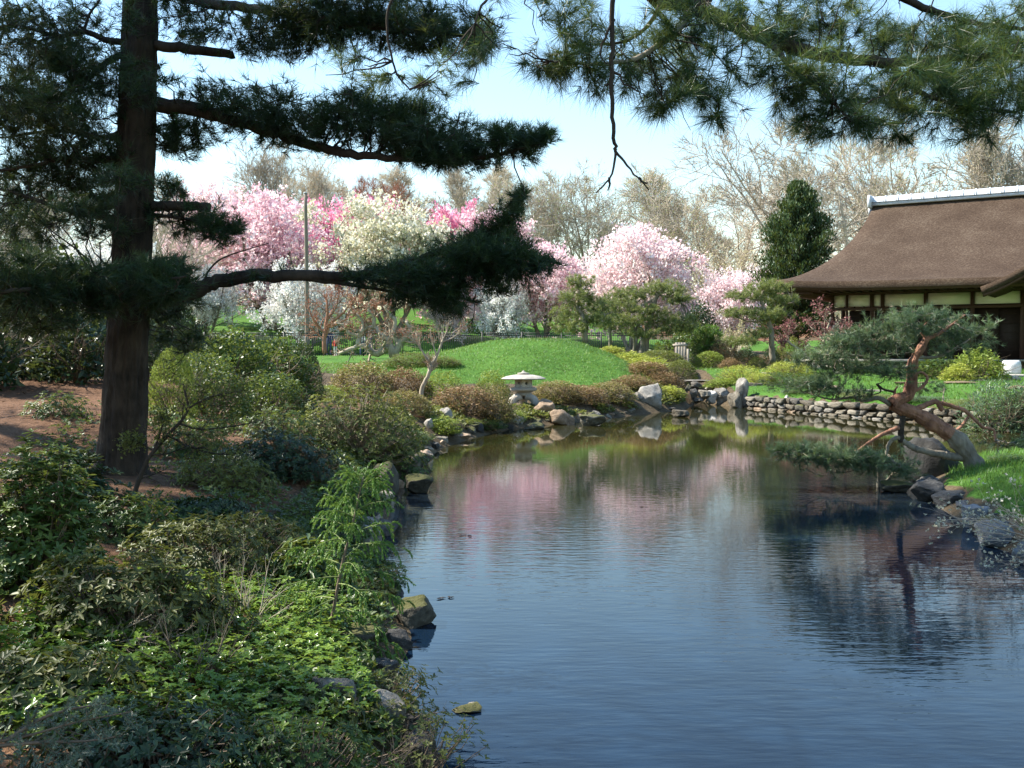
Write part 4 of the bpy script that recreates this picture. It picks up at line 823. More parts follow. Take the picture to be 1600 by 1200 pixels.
limb_tree('bare_tree', 'orange-brown twiggy bare tree in front of the pole', 'tree', 56.0, spot(508, 56), [([(508, 552), (508, 520), (512, 490), (510, 462)], .14, .04), ([(508, 522), (490, 500), (482, 478)], .08, .03), ([(510, 510), (535, 490), (550, 470)], .08, .03), ([(511, 500), (525, 480), (530, 455)], .06, .02), ([(509, 515), (560, 490), (600, 470), (640, 462)], .06, .02)],
  'bark_russet', [dict(k=9, t0=.15, ang=.8, lenf=.5, ratio=.45, n=6, up=.2, wig=.14), dict(k=8, t0=.15, ang=.7, lenf=.5, ratio=.5, n=5, up=.2, wig=.15), dict(k=5, t0=.15, ang=.7, lenf=.5, ratio=.8, n=4, up=.1, wig=.15)], 'bud_red', 7, 1, .07)
limb_tree('young_tree', 'very slim young bare tree on the far lawn behind the fence', 'tree', 78.0, spot(363, 78), [([(363, 508), (363, 480), (362, 450), (363, 425)], .06, .02)], 'bark_pale', [dict(k=9, t0=.4, ang=.6, lenf=.35, ratio=.5, n=4, up=.3, wig=.1), dict(k=6, t0=.2, ang=.6, lenf=.5, ratio=.6, n=4, up=.2, wig=.1)], None)
# ------------------------------------------------------------------ fence, pole, people
FY = 62.0; fx0, fx1 = -21.0, 10.2
fence = thing('iron_fence', 'black iron picket fence running behind the lawn and mound', 'fence', (fx0, FY, gz(fx0, FY)))
fb = lambda x: gz(x, FY) * .35 + 1.35 * .65
FT_ = at(800, 520, FY)[2]
for i, x in enumerate(np.arange(fx0, fx1, 2.4)):
    g = G(); box(g, (x, FY, (FT_ + .06 + fb(x) - .2) / 2), (.075, .075, FT_ + .06 - fb(x) + .2)); g.build('post', M['iron'], fence)
    if x + 2.4 < fx1 + .1:
        for dz in (-.02, -.17, -1.28):
            g = G(); box(g, (x + 1.2, FY, FT_ + dz), (2.32, .035, .045)); g.build('rail', M['iron'], fence)
g = G()
for x in np.arange(fx0 + .12, fx1 - .1, .12): box(g, (x, FY + .003, (FT_ - .05 + fb(x)) / 2), (.026, .022, FT_ - .05 - fb(x)))
tag(g.build('pickets', M['iron'], fence), kind='stuff')
c = spot(480, 66); g = G(); H = at(480, 302, 66)[2]; t = thing('utility_pole', 'bare grey wooden pole rising in front of the pink magnolias', 'pole', c)
tube(g, path([c - [0, 0, .3], (c[0], c[1], (c[2] + H) / 2), (c[0] - .05, c[1], H)], 12), .145, .105, 10); g.build('shaft', M['pole'], t, True)
g = G(); tube(g, np.array([[c[0] - .05, c[1], H + .005], [c[0] - .05, c[1], H + .06]]), .125, .11, 10); g.build('cap', M['tile_grey'], t, True)
def person(label, px, d, h, top_m, leg_m, hat=None, pose=0.0, face=0.0):
    c = spot(px, d); k = h / 1.75
    J = {'pel': (0, 0, .95), 'che': (0, 0, 1.28), 'nek': (0, -.01, 1.47), 'hea': (0, -.03, 1.60), 'top': (0, -.02, 1.72),
         'shl': (.18, 0, 1.42), 'ell': (.25, .02, 1.15), 'hal': (.24, -.10, .92), 'shr': (-.18, 0, 1.42), 'elr': (-.26, .0, 1.16), 'har': (-.22, -.14, .96),
         'hpl': (.09, 0, .90), 'knl': (.11, -.03, .50), 'anl': (.11, .02, .08), 'tol': (.12, -.14, .03), 'hpr': (-.09, 0, .90), 'knr': (-.10, .02, .50), 'anr': (-.10, .06, .08), 'tor': (-.11, -.10, .03)}
    Rr = dict(pel=.15, che=.16, nek=.06, hea=.10, top=.07, shl=.075, ell=.05, hal=.04, shr=.075, elr=.05, har=.04, hpl=.10, knl=.07, anl=.05, tol=.04, hpr=.10, knr=.07, anr=.05, tor=.04)
    E = [('pel', 'che'), ('che', 'nek'), ('nek', 'hea'), ('hea', 'top'), ('che', 'shl'), ('shl', 'ell'), ('ell', 'hal'), ('che', 'shr'), ('shr', 'elr'), ('elr', 'har'), ('pel', 'hpl'), ('hpl', 'knl'), ('knl', 'anl'), ('anl', 'tol'), ('pel', 'hpr'), ('hpr', 'knr'), ('knr', 'anr'), ('anr', 'tor')]
    nm = list(J); me = bpy.data.meshes.new('body'); me.from_pydata([Vector(J[n]) * k for n in nm], [(nm.index(a), nm.index(b)) for a, b in E], [])
    o = bpy.data.objects.new('tmp', me); COL.objects.link(o); sk = o.modifiers.new('s', 'SKIN')
    for i, n in enumerate(nm): me.skin_vertices[0].data[i].radius = (Rr[n] * k, Rr[n] * k * (.72 if n in ('pel', 'che') else 1)); me.skin_vertices[0].data[i].use_root = n == 'pel'
    o.modifiers.new('u', 'SUBSURF').levels = 1
    dg = bpy.context.evaluated_depsgraph_get(); body = bpy.data.meshes.new_from_object(o.evaluated_get(dg)); bpy.data.objects.remove(o)
    for m_ in ('skin', top_m, leg_m, 'hair'): body.materials.append(M[m_])
    for pl in body.polygons:
        z = pl.center[2] / k; x = abs(pl.center[0]) / k
        pl.material_index = 3 if z > 1.63 or (z > 1.52 and pl.center[1] > .03 * k) else 0 if z > 1.45 else (0 if (x > .19 and z < .99) else 1 if z > .93 else 3 if z < .07 else 2); pl.use_smooth = True
    t = thing('person', label, 'person', c, 'visitors beyond the iron fence', rz=face); b = obj('body', body, t)
    if hat: g = G(); lathe(g, [(.001, 1.79 * k), (.07 * k, 1.775 * k), (.108 * k, 1.71 * k), (.112 * k, 1.675 * k), (.16 * k, 1.66 * k), (.001, 1.665 * k)], 14, (0, -.03 * k, 0)); obj('cap', g.mesh('cap', M[hat], True), t)
    return t
person('adult in navy jacket and white cap standing behind the fence', 514, 64.0, 1.74, 'navy', 'denim', 'white_cloth', 0, .4)
person('child in a red top beside the adult in the white cap', 524, 63.4, 1.12, 'red_cloth', 'white_cloth', None, 0, -.3)
person('person in grey-white top and jeans behind the fence near the twisted tree', 566, 64.0, 1.66, 'white_cloth', 'denim', None, 0, .9)
person('person in dark blue clothes behind the fence under the twisted tree', 578, 64.4, 1.62, 'navy', 'denim', None, 0, -1.0)
# ------------------------------------------------------------------ stone lantern
LX, LY = float(at(818, 600, 25.6)[0]), 25.6; lz = gz(LX, LY) ; s0 = 1.0
lan = thing('stone_lantern', 'broad-roofed granite snow-viewing lantern on arched legs by the water', 'stone lantern', (LX, LY, lz - .02), rz=.18)
def lb(g, name, m_='granite', smooth=False, par=None): return obj(name, g.mesh(name, M[m_], smooth), par or lan)
zt = at(818, 577, 25.6)[2] - lz; k = zt / 1.02
for a_ in range(3):                                   # arched legs
    ph = a_ * 2.094 + 1.39; g = G(); n = 9
    for w_ in (1,):
        th = np.linspace(0, 1, n); ro = .40 * np.cos(th * 1.35) ** .8 + .0; zo = .36 * np.sin(th * 1.57); wid = np.linspace(.15, .24, n); dep = np.linspace(.11, .15, n)
        V = []
        for i in range(n):
            for su in (-1, 1):
                for so in (0, 1): V.append([(ro[i] - so * dep[i] * math.cos(th[i] * 1.4)) , su * wid[i] / 2, zo[i] - so * dep[i] * math.sin(th[i] * 1.4)])
        q = [];
        for i in range(n - 1): b0, b1 = i * 4, i * 4 + 4; q += [[b0, b1, b1 + 2, b0 + 2], [b0 + 1, b0 + 3, b1 + 3, b1 + 1], [b0, b0 + 1, b1 + 1, b1], [b0 + 2, b1 + 2, b1 + 3, b0 + 3]]
        q += [[0, 2, 3, 1]]
        V = np.array(V); V = np.column_stack([V[:, 0] * math.cos(ph) - V[:, 1] * math.sin(ph), V[:, 0] * math.sin(ph) + V[:, 1] * math.cos(ph), V[:, 2]]) * k; g.add(V, q)
    lb(g, 'leg')
HX = 6
g = G(); lathe(g, np.array([(.001, .30), (.20, .31), (.22, .37), (.17, .40), (.30, .44), (.345, .47), (.345, .52), (.30, .545), (.001, .55)]) * k, HX, ph=.2); lb(g, 'platform')
g = G(); R_ = .225; z0, z1 = .548, .755                # light chamber with windows
an = np.arange(HX) * math.pi / 3 + .2
for i in range(HX):
    a, b = an[i], an[(i + 1) % HX]; P0 = np.array([math.cos(a), math.sin(a)]) * R_; P1 = np.array([math.cos(b), math.sin(b)]) * R_
    fr = lambda f, z, ins=0: np.append((P0 * (1 - f) + P1 * f) * (1 - ins), z)
    zc = (z0 + z1) / 2 + .01; hole = [fr(.5 + .17 * math.cos(t_), zc + .045 * math.sin(t_)) for t_ in np.arange(8) * math.pi / 4]; hin = [fr(.5 + .17 * math.cos(t_), zc + .045 * math.sin(t_), .14) for t_ in np.arange(8) * math.pi / 4]
    fm = lambda f, z: fr(f, z)
    oc = [fr(1, zc), fr(1, z1), fr(.5, z1), fr(0, z1), fr(0, zc), fr(0, z0), fr(.5, z0), fr(1, z0)]
    V = np.array(hole + oc + hin) * k; q = [[j, 8 + j, 8 + (j + 1) % 8, (j + 1) % 8] for j in range(8)] + [[j, (j + 1) % 8, 16 + (j + 1) % 8, 16 + j] for j in range(8)]
    g.add(V, q)
lb(g, 'light_chamber')
g = G(); lathe(g, np.array([(.001, .752), (.27, .756), (.50, .765), (.535, .785), (.52, .80), (.40, .855), (.25, .888), (.15, .90), (.001, .905)]) * k, 18, ph=.2); lb(g, 'roof', 'granite', True)
g = G(); lathe(g, np.array([(.001, .90), (.13, .902), (.15, .92), (.145, .942), (.07, .952), (.05, .965), (.03, .99), (.001, 1.02)]) * k, 14); lb(g, 'finial', 'granite', True)
lan.scale = (1.16, 1.16, 1.0)
# ------------------------------------------------------------------ rocks
def rock_mesh(seed, cuts=13, rough=.10, sub=4):
    import bmesh
    bm = bmesh.new(); bmesh.ops.create_icosphere(bm, subdivisions=sub, radius=1.0); V = np.array([v.co[:] for v in bm.verts]); T = np.array([[l.index for l in f.verts] for f in bm.faces]); bm.free()
    rs = np.random.default_rng(seed)
    for _ in range(cuts):
        nn = nrm(rs.normal(size=3) * np.array([1, 1, .7])); h = rs.uniform(.42, .78); dd = V @ nn - h; V = V - np.maximum(dd, 0)[:, None] * nn
    N_ = nrm(V); V = V + N_ * (.10 * fbm(V, 1.7, 3, seed * 3.1) + .035 * np.abs(fbm(V, 5.5, 2, seed * 1.3)) - .03 * (np.abs(fbm(V, 2.6, 1, seed * 9.)) < .06))[:, None]; V = V / np.abs(V).max(0)
    g = G(); g.add(V, t=T); return g.mesh('rock', M['rock_grey'], True)
RM = [rock_mesh(i + 1) for i in range(9)]
def rock(label, px, wl, wpx, hpx, m_, group=None, name='shore_rock', d=None, dep=.8, k=None, sunk=.35, rz=None, tilt=0.0, i_=[0]):
    """px: centre column; wl: photo row of its waterline / foot (or give d); size in photo pixels"""
    if d is None: x, y = W0(px, wl); z = max(0.0, gz(x, y) - .04)
    else: p_ = at(px, wl, d); x, y, z = p_
    W_ = wpx / FPX * y; H = hpx / FPX * y
    me = RM[(i_[0] * 4 + 1) % 9 if k is None else k]; i_[0] += 1
    o = obj(name, me, None, M[m_]); o.location = (x, y + W_ * dep * .35, z + H * (.5 - sunk * .5)); o.scale = (W_ / 2, W_ * dep / 2, H * (1 + sunk) / 2); o.rotation_euler = (tilt, 0, float(U(-.5, .5)) if rz is None else rz)
    return tag(o, label, 'rock', group)
RK = [(1020, 644, 54, 42, 'rock_grey', 'big pale grey boulder standing at the water below the copper azaleas'), (998, 644, 26, 16, 'rock_grey', 'grey rock leaning against the big pale boulder'), (1062, 652, 32, 13, 'rock_tan', 'low tan rock standing alone in the water off the inlet'), (1046, 642, 20, 5, 'rock_grey', 'flat stone between the big boulder and the lone tan rock'),
 (976, 646, 28, 14, 'rock_grey', 'grey rock below the rust azalea'), (948, 651, 22, 12, 'rock_tan', 'small tan rock in the shore line below the mound'), (925, 666, 48, 20, 'rock_moss', 'wide dark mossy rock right of the orange-brown ones'), (880, 664, 44, 24, 'rock_warm', 'warm orange-brown block before the lantern'), (846, 661, 46, 26, 'rock_warm', 'pale warm boulder right below the lantern'), (838, 671, 40, 12, 'rock_moss', 'low mossy rock under the pale warm boulder'),
 (805, 668, 34, 20, 'rock_grey', 'grey wedge rock left below the lantern'), (765, 672, 38, 20, 'rock_moss', 'dark rock under the green creeper'), (702, 690, 40, 14, 'rock_grey', 'flat dark rock left of the lantern shore'), (696, 682, 22, 20, 'rock_pale', 'pale upright rock among the light green creeper'), (668, 694, 18, 22, 'rock_pale', 'white slanting rock at the bend of the bank'), (734, 681, 30, 12, 'rock_moss', 'low mossy rock between creeper patches'),
 (900, 652, 26, 24, 'rock_grey', 'grey rock wedged behind the orange-brown block'), (785, 662, 16, 10, 'rock_pale', 'small white stone left of the grey wedge rock'), (965, 640, 24, 10, 'rock_moss', 'mossy rock behind the shore line at the mound foot'),
 (652, 728, 44, 26, 'rock_moss', 'dark rock at the bank edge beyond the mossy one'), (622, 722, 40, 16, 'rock_tan', 'low tan rock half under the shrubs at the bend'), (649, 772, 50, 30, 'rock_moss', 'small mossy rock standing free in the water near the bank'),
 (600, 775, 44, 50, 'rock_moss', 'upright dark rock under the bank shrubs'), (645, 983, 84, 54, 'rock_moss', 'rounded mossy boulder in the water beside the young conifer'), (545, 1050, 110, 50, 'rock_moss', 'broad mossy boulder under the young conifer'), (575, 850, 60, 40, 'rock_grey', 'dark rock hidden in shade below the glossy mound'), (590, 1175, 90, 60, 'rock_grey', 'grey rock at the near water edge under bare twigs'), (735, 1116, 60, 10, 'rock_moss', 'nearly sunken rock breaking the rippled water'), (738, 1107, 24, 9, 'rock_pale', 'white pebble lying on the nearly sunken rock'),
 (510, 1180, 90, 80, 'rock_grey', 'pale lichen rock behind the near bare twigs'),
 (1400, 770, 56, 17, 'rock_moss', 'flat dark rock in the water holding the pine prop'), (1462, 786, 64, 34, 'rock_dark', 'slanted dark rock at the water before the large boulder'), (1490, 796, 74, 30, 'rock_dark', 'low dark rock between the slanted rock and the blue-grey one'), (1527, 826, 52, 40, 'rock_blue', 'angular blue-grey rock at the edge of the grassy point'), (1568, 856, 76, 44, 'rock_blue', 'large blue-grey rock nearest the pale budding twigs'), (1612, 880, 60, 30, 'rock_blue', 'blue-grey rock right of the large one')]
for px, wl, wp, hp, m_, lab in RK: rock(lab, px, wl, wp, hp, m_, 'rocks round the pond')
rock('large dark boulder under the leaning pine trunk', 1474, 768, 108, 84, 'rock_dark', 'rocks round the pond', d=13.75, k=2)
rock('rusty orange rock in the mouth of the stream', 1073, 634, 18, 24, 'rock_rust', 'rocks round the pond', k=3)
IN = [(1100, 622, 24, 14, 'rock_tan'), (1112, 630, 18, 20, 'rock_pale'), (1128, 622, 26, 16, 'rock_grey'), (1146, 615, 22, 18, 'rock_tan'), (1135, 640, 40, 26, 'rock_tan'), (1090, 606, 20, 10, 'rock_grey'), (1108, 612, 20, 12, 'rock_pale'), (1085, 618, 18, 12, 'rock_grey'), (1077, 612, 16, 14, 'rock_moss'), (1090, 628, 20, 7, 'rock_grey')]
for px, py, wp, hp, m_ in IN: rock('pale lumpy boulder piled at the inlet left of the dry stone wall', px, py, wp, hp, m_, 'boulders piled at the inlet', d=32.6 if py > 616 else 34.0)
rock('tall upright grey stone ending the dry stone wall', 1160, 640, 26, 50, 'rock_grey', 'rocks round the pond', d=31.4, dep=.9)
rock('second upright tan stone at the foot of the tall one', 1150, 642, 26, 30, 'rock_tan', 'rocks round the pond', d=31.2, dep=.9)
o = obj('stepping_slab', RM[4], None, M['rock_grey']); o.location = at(1085, 596, 35.0); o.scale = (.5, .3, .06); tag(o, 'thin dark stone slab bridging the little stream', 'stone slab')
SP = path(np.column_stack([SH[9:19], np.zeros(10)]), 200)[:, :2]; sl = np.concatenate([[0], np.cumsum(np.linalg.norm(np.diff(SP, axis=0), axis=1))]); s = .2
while s < sl[-1]:
    w_ = float(U(.16, .46)); x, y = np.interp(s, sl, SP[:, 0]), np.interp(s, sl, SP[:, 1]); o = obj('shore_stone', RM[RNG.integers(9)], None, M[str(RNG.choice(['rock_grey', 'rock_tan', 'rock_moss', 'rock_dark', 'rock_warm']))])
    o.location = (x + float(U(-.08, .08)), y + float(U(-.02, .22)), float(U(.0, .08))); o.scale = (w_ / 2, w_ * .42, w_ * float(U(.25, .5))); o.rotation_euler = (float(U(-.2, .2)), float(U(-.2, .2)), float(U(0, 6.28))); tag(o, 'small stone edging the far left shore between the larger rocks', 'stone', 'small stones edging the far left shore'); s += w_ * float(U(.8, 1.5))
SP = path(np.column_stack([SH[-14:-4], np.zeros(10)]), 160)[:, :2]; sl = np.concatenate([[0], np.cumsum(np.linalg.norm(np.diff(SP, axis=0), axis=1))]); s = .3
while s < sl[-1]:
    w_ = float(U(.18, .42)); x, y = np.interp(s, sl, SP[:, 0]), np.interp(s, sl, SP[:, 1]); o = obj('shore_stone', RM[RNG.integers(9)], None, M[str(RNG.choice(['rock_dark', 'rock_moss', 'rock_dark', 'rock_blue']))])
    o.location = (x + float(U(.0, .2)), y + float(U(-.05, .1)), float(U(.0, .08))); o.scale = (w_ / 2, w_ * .45, w_ * float(U(.25, .45))); o.rotation_euler = (float(U(-.2, .2)), float(U(-.2, .2)), float(U(0, 6.28))); tag(o, 'small dark stone edging the grassy point under the leaning pine', 'stone', 'small stones edging the grassy point'); s += w_ * float(U(.8, 1.5))
# ------------------------------------------------------------------ dry stone wall
def stone_mesh(seed):
    rs = np.random.default_rng(seed + 50); n = 5; V = []; 
    import bmesh
    bm = bmesh.new(); bmesh.ops.create_cube(bm, size=2.0); bmesh.ops.subdivide_edges(bm, edges=bm.edges[:], cuts=2, use_grid_fill=True); V = np.array([v.co[:] for v in bm.verts]); F = [[v.index for v in f.verts] for f in bm.faces]; bm.free()
    r = np.linalg.norm(V, axis=1, keepdims=True); V = V * (1 - .09 * np.clip((r - 1.05) / .7, 0, 1)); V[:, :] += fbm(V, .9, 2, seed * 7.7)[:, None] * V * .22
    V[:, 0] += V[:, 2] * rs.uniform(-.3, .3); V += rs.normal(size=V.shape) * .075; V = V / np.abs(V).max(0); g = G(); g.add(V, F); return g.mesh('stone', M['rock_tan'], False)
SM = [stone_mesh(i) for i in range(8)]
wp = np.array([SH[i] for i in range(len(SH)) if SH[i][0] > 7.1 and 22 < SH[i][1] < 32.6]); wp = path(np.column_stack([wp, np.zeros(len(wp))]), 160)[:, :2]
ln = np.concatenate([[0], np.cumsum(np.linalg.norm(np.diff(wp, axis=0), axis=1))])
wall = thing('stone_wall', 'low dry stone retaining wall along the far right water edge', 'stone wall', (wp[0][0], wp[0][1], 0))
wm = [M['rock_tan'], M['rock_grey'], M['rock_tan'], M['rock_warm'], M['rock_moss']]
z = -.05; course = 0
while z < .34:
    h0 = float(U(.10, .19)); s = float(U(0, .2)); last = z + h0 >= .34
    while s < ln[-1] - .15:
        w_ = float(U(.14, .50)) * (1.25 if last else 1.0); hh = h0 * float(U(.75, 1.3)); sm = s + w_ / 2
        x = np.interp(sm, ln, wp[:, 0]); y = np.interp(sm, ln, wp[:, 1]); x2 = np.interp(sm + .05, ln, wp[:, 0]); y2 = np.interp(sm + .05, ln, wp[:, 1])
        o = obj('stone', SM[RNG.integers(8)], wall, wm[RNG.choice(5, p=[.45, .22, .2, .05, .08])]); an = math.atan2(y2 - y, x2 - x)
        nx, ny = math.sin(an), -math.cos(an); off = .05 - .10 * z + float(U(-.03, .03))
        o.location = (x + nx * off * -1 * -1 - wp[0][0], y + ny * off - wp[0][1], z + hh / 2); o.scale = (w_ / 2 * .97, .16, hh / 2 * .98); o.rotation_euler = (0, float(U(-.12, .12)), an + float(U(-.08, .08)))
        s += w_
    z += h0 * .98; course += 1
for px, py, w_, h_ in ((1230, 634, 22, 34),): 
    o = obj('stone', RM[5], wall, M['rock_pale']); p_ = at(px, py, 29.6); o.location = (p_[0] - wp[0][0], p_[1] - wp[0][1], .22); o.scale = (.16, .14, .30)
# steps and stepping stones on the house lawn
for i, (px, py, d, wp_) in enumerate([(1172, 606, 33.2, 44), (1180, 598, 34.2, 36), (1188, 590, 35.2, 34), (1196, 582, 36.2, 30), (1204, 577, 37.4, 26)]):
    c = spot(px, d); o = obj('stone_step', SM[i], None, M['rock_tan']); o.location = c + [0, 0, .02]; o.scale = (wp_ / FPX * d / 2, .28, .07); o.rotation_euler = (0, 0, float(U(-.3, .3))); tag(o, 'flat tan stone step climbing between the golden mounds', 'stone step', 'steps between the golden mounds')
for i, (px, py, w_) in enumerate([(1265, 596, 60), (1300, 606, 50), (1480, 592, 46), (1515, 596, 70), (1495, 600, 60), (1455, 588, 36), (1540, 590, 40), (1420, 600, 60), (1565, 594, 40), (1350, 612, 70), (1590, 606, 36)]):
    p_ = hit(px, py, 22); o = obj('stepping_stone', RM[i % 9], None, M['rock_warm'] if i % 3 else M['rock_tan']); o.location = p_ + [0, 0, .01]; o.scale = (w_ / FPX * p_[1] / 2, .22, .07); tag(o, 'flat pinkish tan stepping stone set in the lawn before the house', 'stepping stone', 'stepping stones in the house lawn')
# white basin and its slab, wooden box
p_ = hit(1580, 586, 28); kk = p_[1] / FPX
t = thing('stone_basin', 'white rounded stone water basin on the lawn before the veranda', 'stone basin', p_)
g = G(); lathe(g, np.array([(.001, 0), (13, 0), (14.2, 5), (14.3, 14), (13.2, 21), (10.5, 23), (8.5, 22.4), (7.5, 18), (.001, 17)]) * kk, 22); obj('bowl', g.mesh('bowl', M['stone_white'], True), t)
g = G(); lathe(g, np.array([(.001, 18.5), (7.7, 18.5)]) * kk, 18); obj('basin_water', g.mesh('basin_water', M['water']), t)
o = obj('stone_slab', SM[3], None, M['rock_pale']); p2 = hit(1575, 587, 28); o.location = p2 + [0, -.3, .0]; o.scale = (1.3, .35, .06); tag(o, 'long flat pale slab in front of the white basin', 'stone slab')
o = obj('lawn_rock', RM[2], None, M['rock_pale']); p2 = hit(1587, 586, 28); p2 = hit(1588, 594, 26); o.location = p2 + [0, 0, .05]; o.scale = (.16, .13, .1); tag(o, 'small round pale rock lying on the lawn below the basin', 'rock')
c = spot(1062, 41.0); t = thing('wooden_box', 'weathered grey wooden box with flat lid standing behind the stream', 'wooden box', c); kk = 41 / FPX; zb = at(1062, 575, 41)[2] - c[2]; zt_ = at(1062, 541, 41)[2] - c[2]
for i in range(4): g = G(); box(g, ((-6.3 + 4.2 * i) * kk, -.25, (zb + zt_) / 2), (4.0 * kk, .05, zt_ - zb + .3)); obj('board', g.mesh('board', M['wood_grey']), t)
g = G(); box(g, (0, 0, zt_ + .04), (20 * kk, .6, .10), bev=.02); obj('lid', g.mesh('lid', M['wood_grey']), t)
g = G(); box(g, (0, 0, (zb + zt_) / 2), (16 * kk, .42, zt_ - zb + .25)); obj('carcass', g.mesh('carcass', M['wood_dark']), t)
c = spot(1075, 40.6); g = G(); tube(g, np.array([c - [0, 0, .2], c + [0, 0, at(1075, 545, 40.6)[2] - c[2]]]), .05, .05, 8); o = g.build('wooden_stake', M['wood_grey']); tag(o, 'slim pale wooden stake beside the weathered box', 'stake')
# ------------------------------------------------------------------ the big white pine on the left bank
PD = 9.6
def trunk_mesh(C, R, k, amp, f1=(2.6, 1.7), f2=(5.5, 5.0)):
    """furrowed trunk: plates and ridges pushed out of the surface"""
    V, q = tubes(C[None], R[None], k); n = len(C); an = np.tile(np.arange(k) * 2 * math.pi / k, n); hh = np.repeat(np.concatenate([[0], np.cumsum(np.linalg.norm(np.diff(C, axis=0), axis=1))]), k)
    u = np.column_stack([np.cos(an) * 2.2, np.sin(an) * 2.2, hh * .9]); r1 = np.array([mnoise.noise(Vector((p[0] * f1[0], p[1] * f1[0], p[2] * f1[1]))) for p in u]); r2 = np.array([mnoise.noise(Vector((p[0] * f2[0] + 7, p[1] * f2[0], p[2] * f2[1]))) for p in u])
    rg = 1 - np.abs(r1) * 2.2 + r2 * .5; cen = np.repeat(C, k, 0); rad = nrm(V - cen); V = V + rad * (rg * amp)[:, None]
    return V, q
base = at(188, 742, PD); base[2] = gz(base[0], base[1]) - .08
TP = [(188, 745), (193, 680), (197, 600), (200, 500), (206, 400), (210, 300), (214, 200), (217, 100), (219, 0), (222, -150), (228, -400), (235, -800), (240, -1450)]
C = path([base] + A(TP[1:], PD), 300); R_ = np.interp(np.linspace(0, 1, 300), [0, .03, .08, .3, .6, 1], [.27, .225, .195, .165, .145, .07])
pine_t = thing('white_pine', 'big dark white pine with furrowed trunk on the left bank', 'pine', base)
g = G(); V, q = trunk_mesh(C, R_, 80, .020); g.add(V, q); trk = g.build('trunk', M['bark_pine'], pine_t, True)
SKEL = [C[200:]]
def limb(pts, r0, r1, d=PD, part='limb', bark='bark_dark', k=9, par=None, store=True, n=None):
    C = path(A(pts, d), n or max(14, 5 * len(pts)), r0 * .10); g = G(); tube(g, C, r0, r1, k); o = g.build(part, M[bark], par or pine_t, True)
    if store: SKEL.append(C)
    return o
d = PD
limb([(225, 160), (300, 170), (360, 185), (420, 205), (480, 225), (540, 240, 9.3), (600, 246, 9.2), (690, 250, 9.0), (780, 240, 8.9), (850, 222, 8.8)], .075, .012)
limb([(222, -30), (300, 0), (400, 14, 9.2), (520, 34, 9), (640, 48, 8.8), (740, 58, 8.7)], .06, .012)
limb([(240, 71), (290, 76), (335, 82), (366, 85)], .05, .038, part='broken_stub', store=False)
limb([(236, 323), (280, 322), (327, 324)], .05, .042, part='broken_stub', store=False)
limb([(236, 335), (290, 342), (330, 352), (370, 360)], .02, .006)
limb([(215, 492), (260, 470), (310, 452), (340, 441), (400, 430), (460, 431), (540, 433), (590, 424), (640, 410), (700, 388), (750, 370), (790, 340), (815, 306)], .085, .012)
limb([(470, 434), (530, 442), (590, 452), (640, 460)], .03, .008)
limb([(590, 424), (660, 428), (740, 425), (820, 415), (862, 408)], .035, .008)
limb([(560, 432), (640, 450), (700, 460), (740, 470)], .02, .006)
limb([(345, 440), (352, 432), (356, 428)], .035, .012, part='broken_stub', store=False)
limb([(318, 448), (325, 425), (345, 405), (380, 392), (420, 380)], .012, .004)
limb([(205, 68), (165, 62), (130, 50), (90, 56), (40, 42), (-40, 15)], .035, .01)
limb([(205, 80), (170, 95), (140, 120), (90, 150), (40, 163), (-20, 166)], .035, .008)
limb([(130, 50), (140, 22), (155, 0), (165, -30)], .015, .006)
limb([(205, 245), (150, 250), (100, 248), (50, 258), (-30, 270)], .04, .01)
limb([(205, 345), (150, 338), (90, 325), (20, 300), (-40, 290)], .035, .008)
limb([(205, 410), (160, 425, 9.0), (90, 445, 8.4), (20, 455, 8.0), (-60, 460, 7.8)], .04, .01)
limb([(215, 450), (240, 440, 9.0), (290, 432, 8.5)], .03, .008)
limb([(205, 200), (160, 215, 10.2), (90, 205, 10.6), (0, 215, 11)], .035, .01)
limb([(225, -200), (350, -260), (500, -280), (650, -260)], .06, .012)
limb([(215, -200), (100, -260), (-50, -280), (-250, -260)], .06, .012)
limb([(225, -420), (350, -520, 9), (520, -560, 8.6)], .05, .012)
limb([(215, -420), (80, -500, 10), (-120, -520, 10.4)], .05, .012)
limb([(222, -300), (180, -330, 8.2), (100, -340, 7), (0, -350, 6.2)], .05, .012)
S = np.vstack(SKEL)
